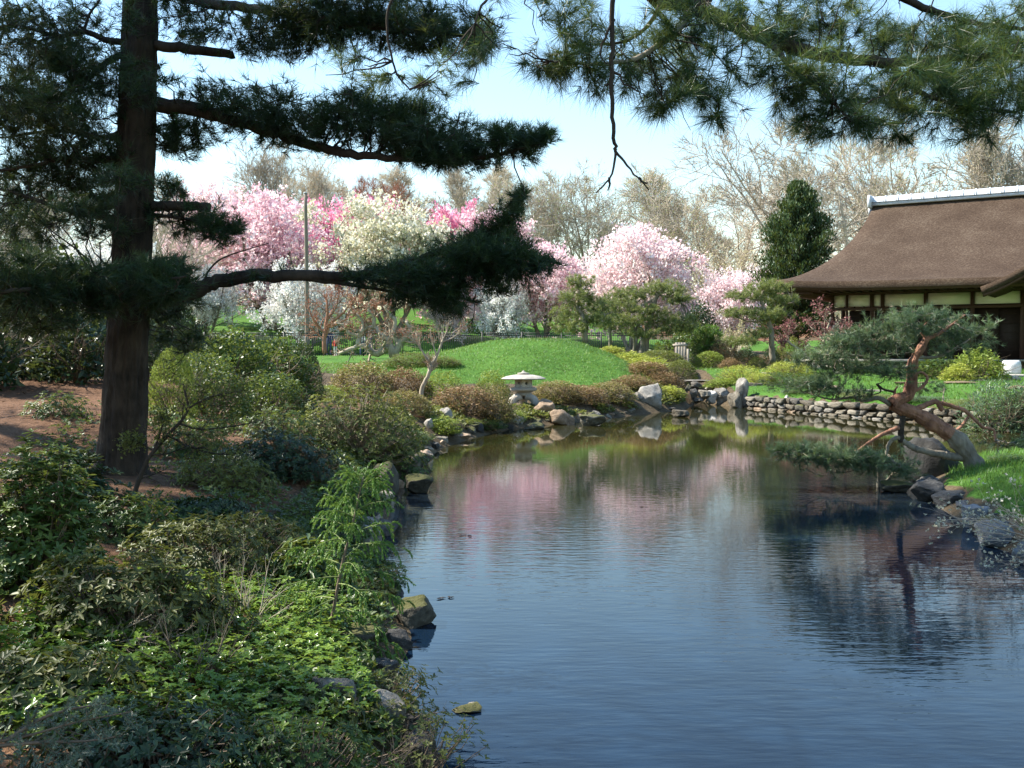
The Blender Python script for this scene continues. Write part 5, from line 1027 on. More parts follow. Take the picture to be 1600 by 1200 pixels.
PADS = [ # px, py, rx, ry, d, rd, twigs
 (430, 178, 90, 34, 9.6, .5, 300), (350, 160, 70, 30, 9.8, .4, 170), (540, 190, 90, 40, 9.4, .5, 330), (640, 205, 80, 34, 9.2, .5, 300), (700, 222, 80, 26, 9.1, .45, 280), (790, 222, 60, 18, 8.9, .35, 200), (845, 214, 28, 10, 8.85, .25, 70), (560, 150, 34, 14, 9.4, .3, 60), (640, 172, 50, 16, 9.2, .3, 100), (690, 252, 60, 10, 9.0, .3, 70),
 (420, 40, 110, 34, 9.3, .5, 240), (560, 40, 110, 40, 9.0, .5, 360), (680, 50, 80, 36, 8.8, .5, 300), (755, 58, 24, 22, 8.7, .3, 70), (300, 30, 60, 34, 9.7, .5, 120), (560, 0, 130, 30, 8.9, .5, 240), (480, 62, 80, 16, 9.2, .4, 110),
 (300, 345, 60, 22, 9.8, .4, 120), (350, 360, 38, 18, 9.6, .3, 110), (290, 215, 60, 18, 9.9, .4, 130), (262, 205, 30, 20, 9.9, .3, 60),
 (270, 290, 26, 14, 9.9, .3, 50),
 (700, 430, 110, 38, 9.5, .5, 480), (780, 405, 80, 26, 9.3, .45, 330), (640, 440, 60, 30, 9.6, .45, 200), (840, 406, 34, 15, 9.2, .3, 90), (750, 385, 60, 22, 9.4, .4, 190), (790, 345, 34, 26, 9.3, .3, 100), (812, 312, 18, 18, 9.3, .2, 45), (755, 360, 22, 16, 9.4, .25, 45), (700, 468, 60, 20, 9.5, .4, 130), (560, 425, 40, 14, 9.5, .3, 40), (420, 425, 60, 14, 9.6, .3, 30),
 (60, 60, 100, 40, 9.6, .6, 150), (130, 30, 60, 40, 9.8, .5, 90), (40, 110, 80, 36, 10.0, .6, 150), (130, 160, 70, 50, 9.8, .5, 190), (40, 190, 90, 44, 9.8, .6, 260), (150, 225, 60, 40, 9.6, .5, 200), (60, 240, 90, 36, 9.8, .6, 240), (120, 290, 80, 40, 9.9, .5, 230), (30, 300, 60, 36, 10, .6, 110), (165, 330, 40, 26, 9.6, .4, 100), (180, 120, 30, 50, 9.4, .3, 60),
 (70, 455, 90, 42, 8.6, .5, 330), (170, 440, 70, 36, 8.8, .4, 260), (255, 440, 60, 32, 8.8, .4, 220), (10, 430, 70, 40, 8.2, .5, 190), (230, 415, 40, 20, 9.0, .3, 80), (60, 500, 80, 24, 8.6, .4, 120), (280, 475, 40, 26, 9.8, .4, 100), (270, 520, 50, 30, 10.2, .4, 110),
 (30, 30, 90, 40, 9.0, .5, 130), (100, 100, 70, 40, 9.2, .5, 140), (60, 160, 90, 40, 9.0, .5, 170), (215, 120, 40, 40, 9.0, .25, 50), (205, 280, 50, 30, 8.9, .3, 60), (110, 340, 90, 24, 9.0, .4, 130), (20, 360, 60, 30, 9.4, .5, 100), (215, 20, 50, 30, 9.0, .25, 40),
 (450, -280, 260, 80, 9.6, 1.6, 330), (-60, -280, 260, 80, 9.8, 1.6, 330), (400, -540, 240, 90, 9.2, 1.5, 240), (-20, -520, 240, 90, 10.2, 1.5, 240), (80, -345, 200, 60, 7.4, 1.2, 240), (250, -750, 420, 130, 9.8, 2.4, 420), (250, -1000, 420, 120, 9.6, 2.4, 420), (250, -1280, 300, 150, 9.6, 1.8, 300), (500, -400, 250, 90, 9.0, 1.6, 240), (-150, -420, 250, 90, 9.0, 1.8, 240)]
def foliage(pads, S, twig_r, L, wd, nn, tpt, upd=.35, spread=(.25, 1.25), bigs=10, sag=.08, jl=.3):
    gw = G(); pos, dr, av = [], [], []
    for (px, py, rx, ry, dd, rd, cnt) in pads:
        c = at(px, py, dd); sc_ = np.array([rx / FPX * dd, rd, ry / FPX * dd]); B_ = bigs if cnt > 60 else 5
        targ = lambda n: c + nrm(RNG.normal(size=(n, 3))) * (RNG.random((n, 1)) ** .42) * sc_
        B = targ(B_); near = S[((B[:, None] - S[None]) ** 2).sum(-1).argmin(1)]; f = np.linspace(0, 1, 6)[None, :, None]
        C = near[:, None] * (1 - f) + B[:, None] * f; ln = np.linalg.norm(B - near, axis=1); C[:, :, 2] -= np.sin(f[..., 0] * 3.14) * ln[:, None] * U(-.02, sag * 1.6, (B_, 1)); C[:, 1:-1] += RNG.normal(size=(B_, 4, 3)) * ln[:, None, None] * .035
        V, q = tubes(C, np.linspace(1, .4, 6)[None] * twig_r * 2.0 * np.ones((B_, 1)), 4); gw.add(V, q)
        own = S[((S - c) ** 2).sum(1) < (sc_.max() * 1.1) ** 2]; S2 = np.vstack([C[:, 2:].reshape(-1, 3), own]) if len(own) else C[:, 2:].reshape(-1, 3)
        nc = max(2, cnt // 7); T = targ(nc)[RNG.integers(0, nc, cnt)] + RNG.normal(size=(cnt, 3)) * (sc_ * .16 + .03 * dd / 9.6); near = S2[((T[:, None] - S2[None]) ** 2).sum(-1).argmin(1)]; f = np.linspace(0, 1, 4)[None, :, None]
        C = near[:, None] * (1 - f) + T[:, None] * f; ln = np.linalg.norm(T - near, axis=1); C[:, 1:3] += RNG.normal(size=(cnt, 2, 3)) * ln[:, None, None] * .07; C[:, 1:3, 2] -= (ln * sag)[:, None]
        hv = RNG.random(cnt) < .45; V, q = tubes(C[hv], np.linspace(1, .5, 4)[None] * twig_r * np.ones((hv.sum(), 1)), 3); gw.add(V, q); a_tw = U(-.25, .25, cnt)
        for k in range(tpt):
            ff = np.ones(cnt) if k == 0 else U(.3, .95, cnt); j = np.minimum((ff * 3).astype(int), 2); g_ = (ff * 3 - j)[:, None]; b = np.arange(cnt)
            pos.append(C[b, j] * (1 - g_) + C[b, j + 1] * g_); dr.append(nrm(nrm(C[b, 3] - C[b, 1] + 1e-5) + ru(cnt) * .35 + np.array([0, 0, upd])))
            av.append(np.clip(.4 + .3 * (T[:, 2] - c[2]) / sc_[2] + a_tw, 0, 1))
    pos, dr, av = np.vstack(pos), np.vstack(dr), np.concatenate(av); gn = G(); V, t_ = needles(pos, dr, nn, L, wd, spread[0], spread[1], L * .45, jl); gn.add(V, t=t_, a=np.repeat(av, 3 * nn)); return gw, gn
PADS = [(p_[0], p_[1], p_[2] * 1.04, p_[3] * 1.2) + p_[4:] if p_[1] > -200 else p_[:6] + (int(p_[6] * .55),) for p_ in PADS]
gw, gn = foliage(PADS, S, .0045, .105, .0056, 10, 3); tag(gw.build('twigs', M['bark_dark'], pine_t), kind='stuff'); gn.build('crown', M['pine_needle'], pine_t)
# ------------------------------------------------------------------ the pine overhead: its trunk stands behind the viewer, one bough hangs into view
ot = thing('white_pine', 'pine whose long-needled bough with a bare forked twig hangs over the pond', 'pine', (-2.6, -3.2, gz(-2.6, -3.2)))
ob = np.array([-2.6, -3.2, gz(-2.6, -3.2) - .1]); g = G(); tube(g, path([ob, ob + [.1, .1, 2.5], ob + [.1, .2, 5], ob + [.2, .1, 9], ob + [.3, 0, 13]], 40), .26, .09, 14); g.build('trunk', M['bark_pine'], ot, True)
SK2 = []
def limb2(C, r0, r1, part='limb', n=30, bark='bark_dark'):
    C = path(C, n, r0 * .08); g = G(); tube(g, C, r0, r1, 9); g.build(part, M[bark], ot, True); SK2.append(C)
limb2([ob + [.1, .15, 3.6], (-1.2, -.6, 4.4), (0, 2.4, 4.3), at(1000, -60, 4.8), at(1080, 5, 5.0), at(1160, 45, 5.1), at(1250, 78, 5.2), at(1330, 93, 5.2), at(1410, 98, 5.3), at(1500, 92, 5.4), at(1660, 80, 5.6)], .06, .016, n=60)
limb2([at(1085, 8, 5.0), at(1060, 45, 4.9), at(1030, 70, 4.8), at(990, 92, 4.7), at(930, 100, 4.6), at(860, 96, 4.5)], .022, .004, bark='bark_grey')
limb2([at(1040, -25, 4.9), at(1020, 30, 4.9), at(975, 65, 5.0), at(900, 70, 5.0)], .014, .004)
limb2([at(1200, 60, 5.1), at(1240, 110, 5.0), at(1290, 150, 4.9), at(1330, 190, 4.8)], .016, .004)
limb2([at(1390, 98, 5.3), at(1430, 140, 5.2), at(1500, 165, 5.1), at(1590, 175, 5.1)], .018, .005)
limb2([at(1300, -80, 5.4), at(1400, -10, 5.4), at(1500, 30, 5.5), at(1640, 50, 5.6)], .03, .008)
limb2([at(960, -60, 4.7), at(820, -40, 4.6), at(760, 0, 4.5), at(740, 40, 4.4)], .012, .003)
limb2([at(700, -80, 4.6), at(620, -10, 4.5), at(605, 40, 4.5), at(618, 110, 4.5), at(640, 140, 4.5)], .008, .003)
limb2([at(1100, 10, 5.0), at(1130, -60, 5.2), at(1240, -120, 5.6), at(1420, -160, 6)], .03, .008)
P_ov = [(930, 75, 90, 36, 4.7, .25, 130), (870, 95, 50, 22, 4.5, .2, 45), (1030, 70, 80, 50, 4.9, .3, 170), (960, 120, 90, 26, 4.7, .25, 90), (1070, 120, 90, 40, 4.9, .3, 150), (1180, 110, 90, 50, 5.0, .3, 190), (1270, 140, 90, 46, 5.0, .3, 210), (1380, 150, 90, 50, 5.1, .3, 240), (1480, 140, 100, 56, 5.2, .3, 330), (1570, 120, 80, 70, 5.3, .3, 330), (1570, 40, 90, 50, 5.5, .35, 260), (1450, 50, 100, 46, 5.4, .3, 280), (1330, 40, 100, 46, 5.3, .3, 240), (1220, 20, 90, 40, 5.2, .3, 170), (1120, 30, 70, 40, 5.1, .3, 110), (1580, 190, 60, 22, 5.1, .25, 60), (1330, 195, 50, 20, 4.9, .2, 40), (1290, 195, 60, 26, 4.9, .2, 36), (1085, 165, 60, 34, 4.8, .2, 22), (1010, 160, 60, 20, 4.7, .2, 16), (1400, 195, 60, 16, 5.0, .2, 40), (1500, 190, 60, 16, 5.1, .2, 40), (880, 20, 60, 30, 4.6, .25, 24),
 (770, 60, 50, 50, 4.5, .2, 12), (640, 120, 60, 30, 4.5, .2, 12), (560, 110, 50, 20, 4.5, .2, 6), (700, 110, 50, 24, 4.5, .2, 8), (500, 40, 60, 40, 4.8, .2, 8), (330, 150, 40, 16, 5.2, .15, 7), (400, 80, 60, 20, 5.0, .2, 8), (1350, -120, 260, 60, 5.8, 1.0, 200)]
P_ov = [(a, b, rx * 1.12, ry * 1.15, dd, rd * 1.2, max(6, int(c * (.36 if c > 30 else 1)))) for a, b, rx, ry, dd, rd, c in P_ov if not (a < 520)]
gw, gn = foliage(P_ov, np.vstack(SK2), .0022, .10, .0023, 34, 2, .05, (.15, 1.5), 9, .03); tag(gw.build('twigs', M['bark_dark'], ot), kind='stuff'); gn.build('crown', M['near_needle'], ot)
g = G(); tube(g, path(A([(958, -40), (957, 60), (955, 115), (957, 180), (962, 225), (962, 238)], 4.4), 24, .003), .011, .007, 8)
for q_ in ([(962, 236), (958, 262), (946, 286), (931, 302)], [(962, 237), (975, 252), (990, 272), (1014, 297)], [(952, 277), (952, 290), (950, 298)], [(956, 110), (968, 118), (975, 130), (1000, 145)], [(960, 30), (945, 60), (938, 85), (948, 100)], [(957, 130), (945, 134)], [(998, 278), (1005, 285), (1012, 286)]):
    tube(g, path(A(q_, 4.4), 10, .002), .0065, .0028, 6)
g.build('hanging_twig', M['bark_dark'], ot, True)
limb2([ob + [.1, .15, 4.0], (-3.0, 0, 4.6), (-3.3, 3.5, 4.9), (-3.4, 7.0, 5.3)], .06, .015)  # unseen limbs added above the bank to carry the sky-blocking pads
limb2([(-3.2, 2.5, 4.85), (-2.2, 4.2, 4.9), (-1.6, 6.0, 5.0)], .03, .01); limb2([(-3.2, 2.0, 4.8), (-4.6, 3.6, 4.9), (-5.4, 5.4, 5.0)], .03, .01)
def wpx(x, y, z): return 800 + x / y * FPX, 545 - (z - CAMH) / y * FPX
SHADE_PADS = [wpx(x, y, z) + (r / y * FPX, .35 / y * FPX, y, r, c) for x, y, z, r, c in ((-3.0, 3.6, 5.0, 1.5, 200), (-1.8, 5.6, 5.3, 1.4, 200), (-3.4, 6.6, 5.6, 1.6, 200), (-5.2, 5.0, 5.2, 1.6, 200), (-1.6, 2.6, 4.6, 1.3, 150))]  # needle pads added out of view to keep sky light off the bank
gw, gn = foliage(SHADE_PADS, np.vstack(SK2[-3:]), .004, .12, .013, 8, 3, .1, (.2, 1.3), 9, .03); tag(gw.build('twigs', M['bark_dark'], ot), kind='stuff'); gn.build('crown', M['near_needle'], ot)
# pines further left, outside the view, that shade the bank
def shade_pine(x, y, H, label, t0=.22, lf=.26, kk=60, nw=.017, tips=8):
    z = gz(x, y); t = thing('white_pine', label, 'pine', (x, y, z)); b = np.array([x, y, z - .1])
    st = one(b, (0, 0, 1), H, .24, 20, 0, .012, .15); g = G(); V, q = tubes(*st, 12); g.add(V, q)
    L1 = spawn(*st, k=kk, t0=t0, ang=1.45, lenf=lf, ratio=.26, n=7, up=.1, wig=.06); V, q = tubes(*L1, 5); g.add(V, q)
    L2 = spawn(*L1, k=12, t0=.2, ang=.8, lenf=.38, ratio=.5, n=4, up=.15, wig=.1); V, q = tubes(*L2, 3); g.add(V, q); g.build('trunk', M['bark_pine'], t, True)
    p, d = at_tips([L2], [0], tips, .05); d = nrm(d + ru(len(p)) * .3); gn = G(); V, tr = needles(p, d, 5, .17, nw * 1.3, .2, 1.2, .08); gn.add(V, t=tr, a=np.repeat(U(.1, .8, len(p)), 15)); gn.build('crown', M['pine_needle'], t)
shade_pine(-8.6, 5.8, 8.5, 'short white pine close on the left, outside the view', .3, .26, 28)
shade_pine(-10.5, 11.0, 13, 'white pine behind the dark shrubs, outside the view on the left', .3, .26, 44)
shade_pine(-11.6, 12.6, 25, 'tallest white pine far up the slope, outside the view on the left', .40, .2, 130, .035, 9)
shade_pine(-6.0, 1.0, 11, 'white pine beside the viewer, outside the view on the left', .3, .26)
# ------------------------------------------------------------------ leaning red pine on the right bank
RD = 13.3
b0 = at(1538, 752, RD); b0[2] = gz(b0[0], b0[1]) - .05
RL = [([(1536, 748), (1522, 725), (1508, 703), (1492, 684), (1468, 668), (1446, 655), (1428, 645), (1408, 638), (1393, 632)], .155, .085, 'bark_red'),
 ([(1393, 633), (1404, 624), (1418, 617), (1424, 600), (1425, 580), (1426, 568), (1431, 556), (1440, 543), (1447, 530)], .105, .045, 'bark_red'),
 ([(1447, 530), (1466, 522), (1486, 508), (1508, 492)], .04, .01, 'bark_red'), ([(1447, 531), (1440, 515), (1452, 500), (1448, 488)], .03, .01, 'bark_red'),
 ([(1431, 558), (1462, 558), (1492, 545), (1520, 527), (1546, 512)], .032, .008, 'bark_grey'), ([(1425, 572), (1400, 574), (1372, 566), (1346, 557), (1318, 553), (1290, 548), (1262, 556)], .032, .008, 'bark_grey'),
 ([(1437, 546), (1412, 553), (1386, 552), (1362, 541), (1340, 528)], .025, .007, 'bark_dark'), ([(1420, 615), (1440, 605), (1449, 592), (1441, 582), (1428, 585)], .03, .018, 'bark_red'),
 ([(1392, 632), (1372, 622), (1350, 626), (1330, 621), (1300, 624), (1268, 616)], .045, .01, 'bark_grey'), ([(1398, 626), (1398, 612), (1402, 604)], .03, .012, 'bark_red'), ([(1396, 612), (1380, 608), (1370, 600), (1376, 612), (1360, 618)], .022, .008, 'bark_dark'),
 ([(1428, 642), (1448, 632), (1464, 628), (1472, 640), (1468, 630), (1500, 638), (1512, 645), (1526, 658), (1536, 668), (1553, 672), (1556, 690), (1570, 697), (1592, 693)], .05, .012, 'bark_red'), ([(1484, 678), (1500, 668), (1514, 650)], .03, .022, 'bark_red'),
 ([(1514, 716), (1486, 713), (1456, 707), (1428, 700), (1412, 690), (1402, 684), (1390, 692), (1384, 712)], .075, .022, 'bark_grey'), ([(1408, 690), (1408, 672), (1410, 655), (1414, 640)], .05, .045, 'bark_dark'),
 ([(1404, 668), (1380, 678), (1360, 690), (1340, 703), (1318, 708)], .04, .012, 'bark_red'), ([(1318, 708), (1290, 716), (1260, 718), (1240, 708), (1212, 700)], .02, .006, 'bark_grey'), ([(1212, 700), (1226, 712), (1258, 722), (1262, 734), (1285, 742), (1306, 738)], .016, .005, 'bark_grey'),
 ([(1372, 764), (1373, 748), (1372, 722)], .035, .022, 'bark_grey'), ([(1374, 762), (1386, 752), (1392, 744), (1397, 738)], .035, .02, 'bark_grey'), ([(1372, 722), (1350, 730), (1320, 738), (1290, 738)], .012, .005, 'bark_dark')]
rp = thing('red_pine', 'trained red pine with twisted trunk leaning out over the pond', 'pine', b0); SK3 = []
for i, (pts, r0, r1, bk) in enumerate(RL):
    C = path(A(pts, RD), 8 * len(pts), r0 * .05 if i > 1 else 0); 
    r0, r1 = r0 * .78, r1 * .78
    if i < 2:
        C = path(A(pts, RD), 14 * len(pts)); C = C if i else np.vstack([b0, C[1:]]); m_ = len(C); V, q = trunk_mesh(C, np.linspace(r0, r1, m_) * (1 + .10 * np.sin(np.arange(m_) * .19) + .05 * np.sin(np.arange(m_) * .47)), 40, .013, f1=(4.2, 3.4), f2=(9.0, 9.0))
        cut = 40 * int(m_ * .42) if i == 0 else 0
        if cut: g = G(); g.add(V[:cut + 40], q[:cut]); g.build('trunk', M['bark_grey'], rp, True)
        g = G(); g.add(V[cut:], q[cut:] - cut)
    else: g = G(); tube(g, C, r0, r1, 10)
    g.build('trunk' if i < 2 else 'limb', M[bk], rp, True); SK3.append(C)
RP = [(1450, 492, 60, 16, 13.6, .35, 200), (1400, 508, 50, 18, 13.4, .35, 150), (1500, 508, 48, 20, 13.7, .35, 150), (1440, 520, 60, 18, 13.8, .35, 130), (1350, 522, 44, 18, 13.4, .35, 160), (1315, 538, 36, 18, 13.3, .3, 130), (1380, 540, 50, 12, 13.5, .3, 90), (1515, 532, 40, 14, 13.7, .3, 90), (1480, 545, 40, 10, 13.5, .3, 50), (1330, 572, 66, 15, 13.4, .35, 250), (1390, 580, 34, 10, 13.4, .3, 90), (1285, 600, 72, 16, 13.4, .3, 300), (1270, 560, 44, 14, 13.3, .3, 130), (1345, 612, 40, 8, 13.4, .25, 40), (1300, 710, 80, 17, 13.4, .35, 420), (1360, 724, 66, 19, 13.4, .35, 340), (1245, 702, 44, 13, 13.3, .25, 180), (1410, 735, 26, 14, 13.5, .25, 50), (1580, 690, 26, 10, 13.4, .2, 40), (1455, 606, 30, 10, 13.8, .25, 40)]
RP = [(a, b, rx * 1.0, ry * .8, dd - .3, rd, int(c * .6)) for a, b, rx, ry, dd, rd, c in RP]
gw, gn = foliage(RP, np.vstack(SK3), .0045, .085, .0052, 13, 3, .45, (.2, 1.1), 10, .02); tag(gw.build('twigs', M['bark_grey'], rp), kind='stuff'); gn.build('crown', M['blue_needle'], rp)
# ------------------------------------------------------------------ near planting on the left bank
def whorl_shrub(name, label, px, d, wpx, top, nst, leafL, m_, per=7, depth=.8, wf=.36, stem_m='twig', stemr=.006, down=.0, cat='shrub', droop=.25, inner=1.0, lean=0.0):
    c = spot(px, d); H = at(px, top, d)[2] - c[2]; W_ = wpx / FPX * d / 2; t = thing(name, label, cat, c)
    p, dd = dome_points(nst, .22, float(U(0, 50)), .42); p = p * np.array([2 * W_, 2 * W_ * depth, H]) + c; p[:, 0] += lean * (p[:, 2] - c[2]) / H
    f = np.linspace(0, 1, 6)[None, :, None]; b = c + np.column_stack([RNG.normal(size=(nst, 2)) * W_ * .14, np.full(nst, -.03)])
    k = RNG.random(nst) < .3; mid = b * .5 + p * .5 - np.array([0, 0, .12]) * H; C = (1 - f) ** 2 * b[:, None] + 2 * f * (1 - f) * mid[:, None] + f ** 2 * p[:, None]; C[:, 1:5] += RNG.normal(size=(nst, 4, 3)) * W_ * .03
    g = G(); V, q = tubes(C[k], np.linspace(1, .4, 6)[None] * stemr * np.ones((k.sum(), 1)), 3); g.add(V, q); g.build('stems', M[stem_m], t)
    ax = nrm(nrm(C[:, -1] - C[:, -2]) + nrm(dd) * .4 + [0, 0, .5]); n = nst * per; X = perp(ax); Y = np.cross(ax, X); ph = (np.arange(per) * 6.283 / per)[None] + U(0, 6, (nst, 1)) + U(-.3, .3, (nst, per)); th = U(.8, 1.5, (nst, per)) 
    d_ = np.cos(th)[..., None] * ax[:, None] + np.sin(th)[..., None] * (np.cos(ph)[..., None] * X[:, None] + np.sin(ph)[..., None] * Y[:, None]); pp = np.repeat(p[:, None], per, 1) - ax[:, None] * U(0, .4, (nst, per, 1)) * leafL
    l = leafL * U(.6, 1.25, n); V, q = leaves6(pp.reshape(-1, 3), d_.reshape(-1, 3), np.repeat(ax, per, 0), l, l * wf, .12, droop); a = np.clip(np.repeat(U(.15, .85, nst), per) + U(-.15, .15, n), 0, 1); g = G(); g.add(V, q, a=np.repeat(a, 6)); g.build('foliage', M[m_], t)
    return t
whorl_shrub('rhododendron', 'glossy rhododendron in the sun at the left end of the bank', 50, 5.6, 230, 690, 900, .050, 'rhodo', 8, .8, .36)
whorl_shrub('rhododendron', 'loose rhododendron with long pale twigs below the glossy one', 190, 5.1, 380, 850, 760, .048, 'rhodo_dull', 7, .6, .34)
whorl_shrub('rhododendron', 'sparse olive rhododendron in front of the pine trunk', 300, 6.4, 260, 800, 600, .040, 'rhodo_dull', 7, .7, .36)
whorl_shrub('rhododendron', 'low shaded rhododendron at the bottom corner of the bank', 60, 4.3, 420, 1010, 620, .048, 'rhodo_dull', 6, .6, .36)
whorl_shrub('azalea', 'small-leaved evergreen azalea spilling down toward the near water', 420, 4.4, 330, 1075, 620, .026, 'rhodo_dull', 6, .7, .45)
whorl_shrub('azalea', 'thin twiggy azalea reaching out over the near water', 610, 4.6, 190, 1080, 170, .022, 'rhodo_dull', 5, .8, .45, 'twig', .004)
whorl_shrub('skimmia', 'dark glossy cushion mound with tiny pale flowers above the water', 430, 10.6, 210, 668, 1500, .040, 'dark_gloss', 6, .8, .42)
whorl_shrub('skimmia', 'dark leafy shrub in shade at the foot of the pine', 120, 7.2, 150, 690, 330, .06, 'dark_gloss', 7, .8, .4)
whorl_shrub('skimmia', 'dark broad-leaved shrub below the pine straw slope', 310, 8.2, 170, 780, 420, .045, 'dark_gloss', 6, .8, .42)
whorl_shrub('andromeda', 'open yellow-green shrub with many pinkish stems over the water bend', 555, 13.6, 220, 598, 1500, .050, 'olive', 6, .8, .42, 'twig_pale', .010)
whorl_shrub('andromeda', 'lower dark side shrub hanging over the bend rocks', 615, 13.9, 120, 655, 500, .045, 'mid_green', 6, .8, .42)
whorl_shrub('rhododendron', 'leaf-rosette rhododendron left of the young conifer', 470, 6.6, 150, 835, 90, .09, 'rhodo', 7, .8, .26, droop=.5)
whorl_shrub('skimmia', 'dark shrub hugging the bank above the dark shaded rock', 540, 10.2, 150, 760, 420, .045, 'mid_green', 6, .8, .42)
whorl_shrub('azalea', 'brownish loose azalea on the slope left of the young conifer', 380, 7.2, 220, 800, 620, .034, 'rhodo_dull', 6, .8, .42)
whorl_shrub('azalea', 'dark dense azalea between the glossy rhododendron and the pine foot', 190, 7.0, 200, 770, 620, .036, 'mid_green', 6, .8, .42)
whorl_shrub('azalea', 'dark azalea hugging the shaded bank above the water', 500, 8.6, 180, 800, 520, .036, 'mid_green', 6, .8, .42)
whorl_shrub('azalea', 'low dark azalea at the bank edge beyond the young conifer', 562, 8.0, 110, 868, 380, .030, 'mid_green', 6, .8, .42)
whorl_shrub('azalea', 'dark azalea drooping to the water right behind the young conifer', 552, 6.8, 130, 905, 380, .030, 'rhodo_dull', 6, .8, .42)
whorl_shrub('azalea', 'deep shaded shrub filling the near corner below the pachysandra', 230, 3.75, 420, 1095, 700, .034, 'dark_gloss', 6, .7, .42)
whorl_shrub('azalea', 'shaded small-leaved shrub at the near water edge', 470, 3.8, 300, 1120, 620, .024, 'mid_green', 6, .7, .45)
whorl_shrub('azalea', 'olive shrub between the maple sapling and the glossy cushion', 350, 9.4, 170, 705, 620, .036, 'olive', 6, .8, .42)
whorl_shrub('azalea', 'dark shrub right of the pine foot on the straw slope', 300, 11.0, 130, 655, 520, .036, 'mid_green', 6, .8, .42)
whorl_shrub('azalea', 'mid-green shrub above the glossy cushion mound', 440, 13.0, 150, 630, 620, .036, 'mid_green', 6, .8, .42)
whorl_shrub('azalea', 'small shrub half way up the straw slope behind the trunk', 90, 12.0, 110, 610, 300, .036, 'mid_green', 6, .8, .42)
whorl_shrub('azalea', 'twiggy azalea leaning out over the water below the mossy boulder', 600, 4.95, 150, 1035, 200, .022, 'rhodo_dull', 5, .9, .45, 'twig', .004, lean=.12)
whorl_shrub('azalea', 'thin olive azalea overhanging the sunken rock', 655, 4.25, 170, 1105, 170, .022, 'olive', 5, .9, .45, 'twig', .004, lean=.15)
whorl_shrub('azalea', 'dark azalea overhanging the water between the bank rocks', 585, 7.4, 90, 880, 260, .028, 'mid_green', 6, .9, .42, lean=.1)
# creeping cover over the bank and along the far shore
def carpet(name, label, n, reg, ok, m_, l0, l1, z0, z1, wf=.5, freq=.9, thr=-.1):
    P = scatter(n * 2, *reg, ok); k = fbm(P, freq, 2, 3.3) > thr; P = P[k][:n]; n = len(P); P[:, 2] += U(z0, z1, n); per = 5; ax = nrm(ru(n) * .5 + [0, 0, 1]); X = perp(ax); Y = np.cross(ax, X); ph = (np.arange(per) * 6.283 / per)[None] + U(0, 6, (n, 1)); th = U(.9, 1.5, (n, per))
    d_ = np.cos(th)[..., None] * ax[:, None] + np.sin(th)[..., None] * (np.cos(ph)[..., None] * X[:, None] + np.sin(ph)[..., None] * Y[:, None]); l = U(l0, l1, n * per); g = G(); V, q = kites(np.repeat(P, per, 0), d_.reshape(-1, 3), np.repeat(ax, per, 0), l, l * wf, .1); g.add(V, q, a=np.repeat(np.clip(np.repeat(U(.1, .9, n), per) + U(-.15, .15, n * per), 0, 1), 4))
    return tag(g.build(name, M[m_]), label, 'ground cover', kind='stuff')
carpet('creeping_cover', 'dark creeping ground cover over the shady pine bank', 7000, (-6, -.5, 3, 16), lambda x, y: (pond_sd(x, y) > .05) & (pond_sd(x, y) < 3.6), 'mid_green', .025, .05, .01, .09)
carpet('bank_ivy', 'ivy trailing down the near bank edge to the water', 7000, (-2.2, -.4, 3.0, 14), lambda x, y: (pond_sd(x, y) > -.02) & (pond_sd(x, y) < .6), 'mid_green', .02, .04, .0, .12, .55, 1.6, -.45)
carpet('shore_creeper', 'mixed low creepers between the azaleas and the far shore rocks', 6500, (-2.6, 6, 17, 33), lambda x, y: (pond_sd(x, y) > .05) & (pond_sd(x, y) < 1.7), 'olive', .04, .085, .01, .10, .5, 1.1, -.12)
for i, (px, py, w_, h_, m_) in enumerate([(640, 1150, 60, 34, 'rock_dark'), (590, 1095, 60, 36, 'rock_moss'), (622, 1016, 56, 30, 'rock_dark'), (606, 940, 46, 26, 'rock_dark'), (566, 890, 50, 36, 'rock_moss'), (596, 838, 50, 30, 'rock_dark'), (640, 1190, 70, 40, 'rock_dark'), (596, 1060, 50, 30, 'rock_dark')]):
    rock('dark wet rock half hidden under the plants along the near bank edge', px, py, w_, h_, m_, 'dark rocks along the near bank edge', 'bank_rock', k=i)
# ground cover in the sun patch
n = 4400; P = scatter(n, -2.6, -.55, 3.6, 6.6, lambda x, y: (pond_sd(x, y) > .12) & (((x + 1.45) / .95) ** 2 + ((y - 5.0) / 1.25) ** 2 < 1.0)); P[:, 2] += U(.05, .16, n); per = 6
ax = nrm(ru(n) * .35 + [0, 0, 1]); X = perp(ax); Y = np.cross(ax, X); ph = (np.arange(per) * 6.283 / per)[None] + U(0, 6, (n, 1)); th = U(1.0, 1.55, (n, per)); d_ = np.cos(th)[..., None] * ax[:, None] + np.sin(th)[..., None] * (np.cos(ph)[..., None] * X[:, None] + np.sin(ph)[..., None] * Y[:, None])
l = U(.018, .036, n * per); g = G(); V, q = leaves6(np.repeat(P, per, 0), d_.reshape(-1, 3), np.repeat(ax, per, 0), l, l * .5, .08, .25); g.add(V, q, a=np.repeat(np.clip(np.repeat(U(.1, .9, n), per) + U(-.15, .15, n * per), 0, 1), 6)); o = g.build('pachysandra', M['pachy']); tag(o, 'bright green pachysandra ground cover carpeting the near bank', 'ground cover', kind='stuff')
